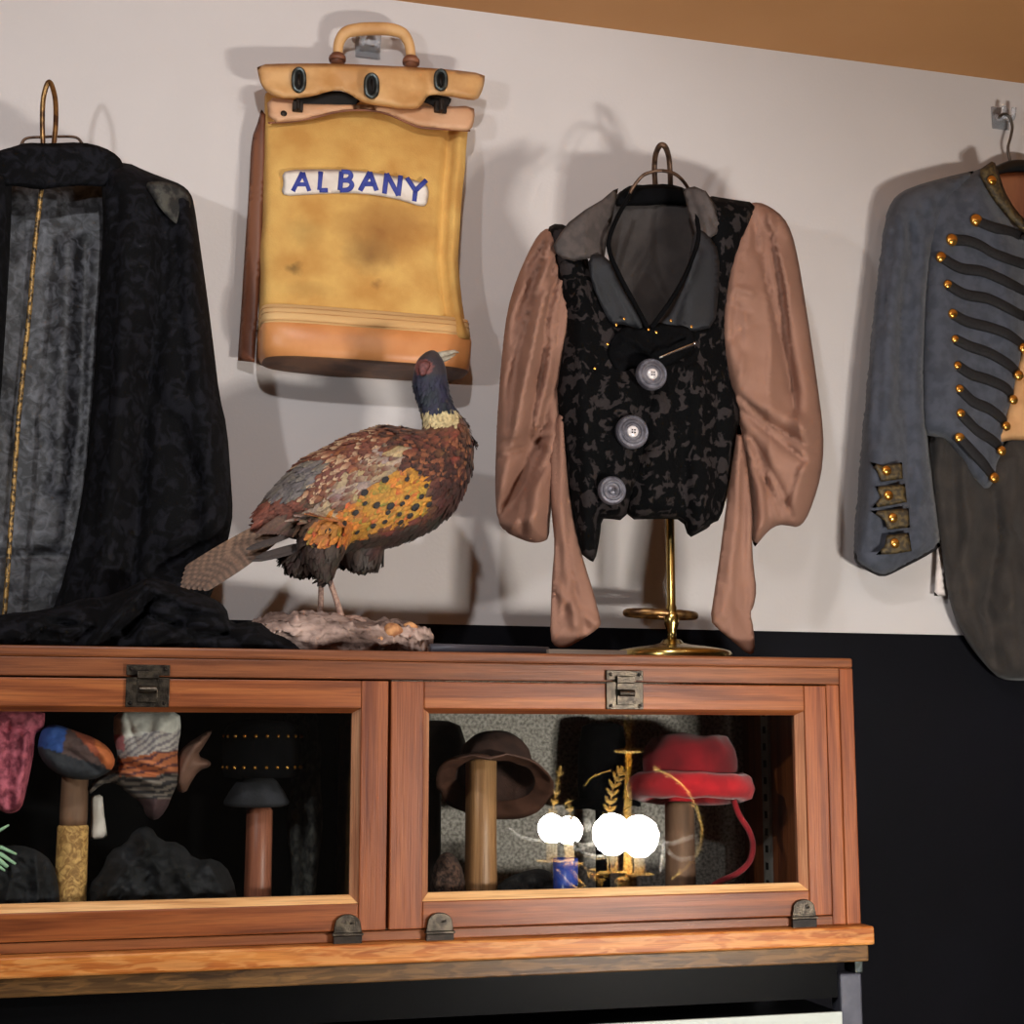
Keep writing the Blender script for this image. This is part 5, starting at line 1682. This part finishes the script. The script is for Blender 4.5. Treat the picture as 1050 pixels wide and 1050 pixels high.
def V(px, py, dy=0.0):
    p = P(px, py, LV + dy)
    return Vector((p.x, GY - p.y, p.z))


cc = V(644, 900)
ch = root('chandelier', 'gilded candle chandelier with leaf sprays and bead swags mirrored in the right pane', 'chandelier', (cc.x, cc.y, cc.z))
um = mpp(610, 850, LV)
b = B()
for p in ((567, 850), (584, 852), (627, 855), (657, 857)):
    pass
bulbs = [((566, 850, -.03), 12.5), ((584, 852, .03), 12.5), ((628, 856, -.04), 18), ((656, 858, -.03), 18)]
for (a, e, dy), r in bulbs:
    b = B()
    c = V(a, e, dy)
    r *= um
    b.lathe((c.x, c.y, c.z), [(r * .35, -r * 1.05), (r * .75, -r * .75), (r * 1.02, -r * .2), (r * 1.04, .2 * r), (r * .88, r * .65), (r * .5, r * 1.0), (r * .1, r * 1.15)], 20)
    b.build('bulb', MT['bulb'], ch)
for (a, e, dy), r in bulbs:
    b = B()
    t, q = V(a, e + r * 1.0, dy), V(a, e + r + 22, dy)
    b.tube([q, t], .0125, 14)
    b.build('candle_sleeve', MT['candle'], ch)
    b = B()
    b.lathe(q, [(.006, -.012), (.030, -.002), (.034, .004), (.030, .002), (.008, .0)], 24)
    b.build('drip_pan', MT['chgold'], ch)
    b = B()
    b.tube(curve([tuple(q + Vector((0, 0, -.008))), tuple(q.lerp(cc, .35) + Vector((0, 0, -.05))), tuple(cc + Vector((0, 0, -.03)))], 8), .006, 8)
    b.build('arm', MT['chgold'], ch)
b = B()
t = V(645, 770)
b.tube([(cc.x, cc.y, cc.z - .05), (cc.x, cc.y, cc.z), (t.x, t.y, t.z)], [.012, .011, .008], 14)
b.lathe((t.x, t.y, t.z), [(.006, -.006), (.030, -.004), (.034, .0), (.030, .004), (.008, .008), (.006, .02)], 24)
b.lathe(cc, [(.004, -.08), (.02, -.07), (.03, -.05), (.02, -.03), (.03, -.005), (.012, .01)], 24)
b.build('column', MT['chgold'], ch)
b = B()
zz = t.z + .02
k = 0
while zz < RZ - .01:
    z1 = min(zz + .034, RZ - .001)
    o = (.007, 0) if k % 2 else (0, .007)
    b.tube([(t.x - o[0], t.y - o[1], zz), (t.x - o[0], t.y - o[1], z1), (t.x + o[0], t.y + o[1], z1), (t.x + o[0], t.y + o[1], zz)], .0016, 6, closed=True)
    zz += .030
    k += 1
b.lathe((t.x, t.y, RZ - .03), [(.01, 0), (.04, .01), (.05, .0298)], 24)
b.build('chain', MT['chgold'], ch)


def spray(pts, n, leaf, stem=.0022, dy=0.0):
    b = B()
    w = [V(x, y, dy) for x, y in pts]
    cu = [Vector(q) for q in curve([tuple(q) for q in w], 8)]
    b.tube(cu, stem, 8)
    for i in range(n):
        f = (i + .5) / n * (len(cu) - 2)
        j = int(f)
        o = cu[j].lerp(cu[j + 1], f - j)
        d = (cu[j + 1] - cu[j]).normalized()
        for s in (-1, 1):
            sd = d.cross(Vector((0, 1, 0))).normalized() * s
            dr_ = (d * .8 + sd * .75).normalized()
            M = dr_.to_track_quat('Z', 'Y').to_matrix()
            b.ball(o + dr_ * leaf * .8, leaf, 10, 0, (.42, .3, 1), M)
    b.ball(cu[-1], leaf * .8, 10, 0, (.5, .4, 1.2))
    b.build('leaf_spray', MT['chgold'], ch)


spray([(624, 845), (626, 825), (630, 805), (638, 790)], 7, .013)
spray([(565, 840), (569, 822), (572, 805), (575, 788)], 5, .008)
spray([(586, 845), (585, 832), (583, 822)], 3, .008)
spray([(690, 902), (706, 888), (717, 872), (721, 852), (717, 834), (709, 816), (698, 802), (684, 793), (672, 787)], 10, .008, .004)
spray([(600, 806), (606, 798), (616, 793), (626, 790)], 1, .004, .0012)
spray([(600, 890), (610, 898), (617, 905)], 3, .011)
for sw in ([(522, 850), (532, 858), (545, 862), (558, 863)], [(590, 864), (600, 868), (612, 864), (622, 858)], [(590, 870), (600, 876), (612, 879), (626, 878)], [(676, 864), (690, 865), (702, 861), (714, 857)], [(680, 864), (686, 873), (696, 881), (712, 880)],
           [(682, 866), (680, 880), (679, 894)]):
    b = B()
    cu = [Vector(q) for q in curve([tuple(V(x, y, -.02)) for x, y in sw], 4)]
    for q in cu:
        b.ball(q, .0062, 8)
    b.tube(cu, .0008, 5)
    b.build('bead_swag', MT['crystal'], ch)
for (x, y, r) in ((603, 846, .012), (681, 883, .008), (678, 893, .006), (598, 872, .007)):
    b = B()
    b.ball(V(x, y, -.03), r, 8, 0, (.7, .7, 1.3))
    b.build('crystal_drop', MT['crystal'], ch)


# ================================================================== light
def spot(name, loc, aim, power, size=150, rad=.03, col=(.97, .98, 1)):
    l = bpy.data.lights.new(name, 'SPOT')
    l.energy = power
    l.spot_size = math.radians(size)
    l.spot_blend = .5
    l.shadow_soft_size = rad
    l.color = col
    o = bpy.data.objects.new(name, l)
    C.objects.link(o)
    o.location = loc
    o.rotation_euler = (Vector(aim) - Vector(loc)).to_track_quat('-Z', 'Y').to_euler()
    return o


spot('ceiling_spot', (.15, -1.25, 2.76), (.1, .4, 1.7), 38, 104)
spot('ceiling_spot', (1.0, -1.35, 2.76), (1.2, .4, 1.6), 4, 110)
spot('wall_lamp', (-.70, -1.3, 2.1), (.1, .4, 1.75), 32, 120)

w = bpy.data.worlds.new('world')
bpy.context.scene.world = w
w.use_nodes = True
w.node_tree.nodes['Background'].inputs[0].default_value = (1, .9, .8, 1)
w.node_tree.nodes['Background'].inputs[1].default_value = .02
vs = bpy.context.scene.view_settings
vs.view_transform = 'Standard'
vs.look = 'None'
vs.exposure = 0
vs.gamma = 1
bpy.context.scene.display_settings.display_device = 'sRGB'
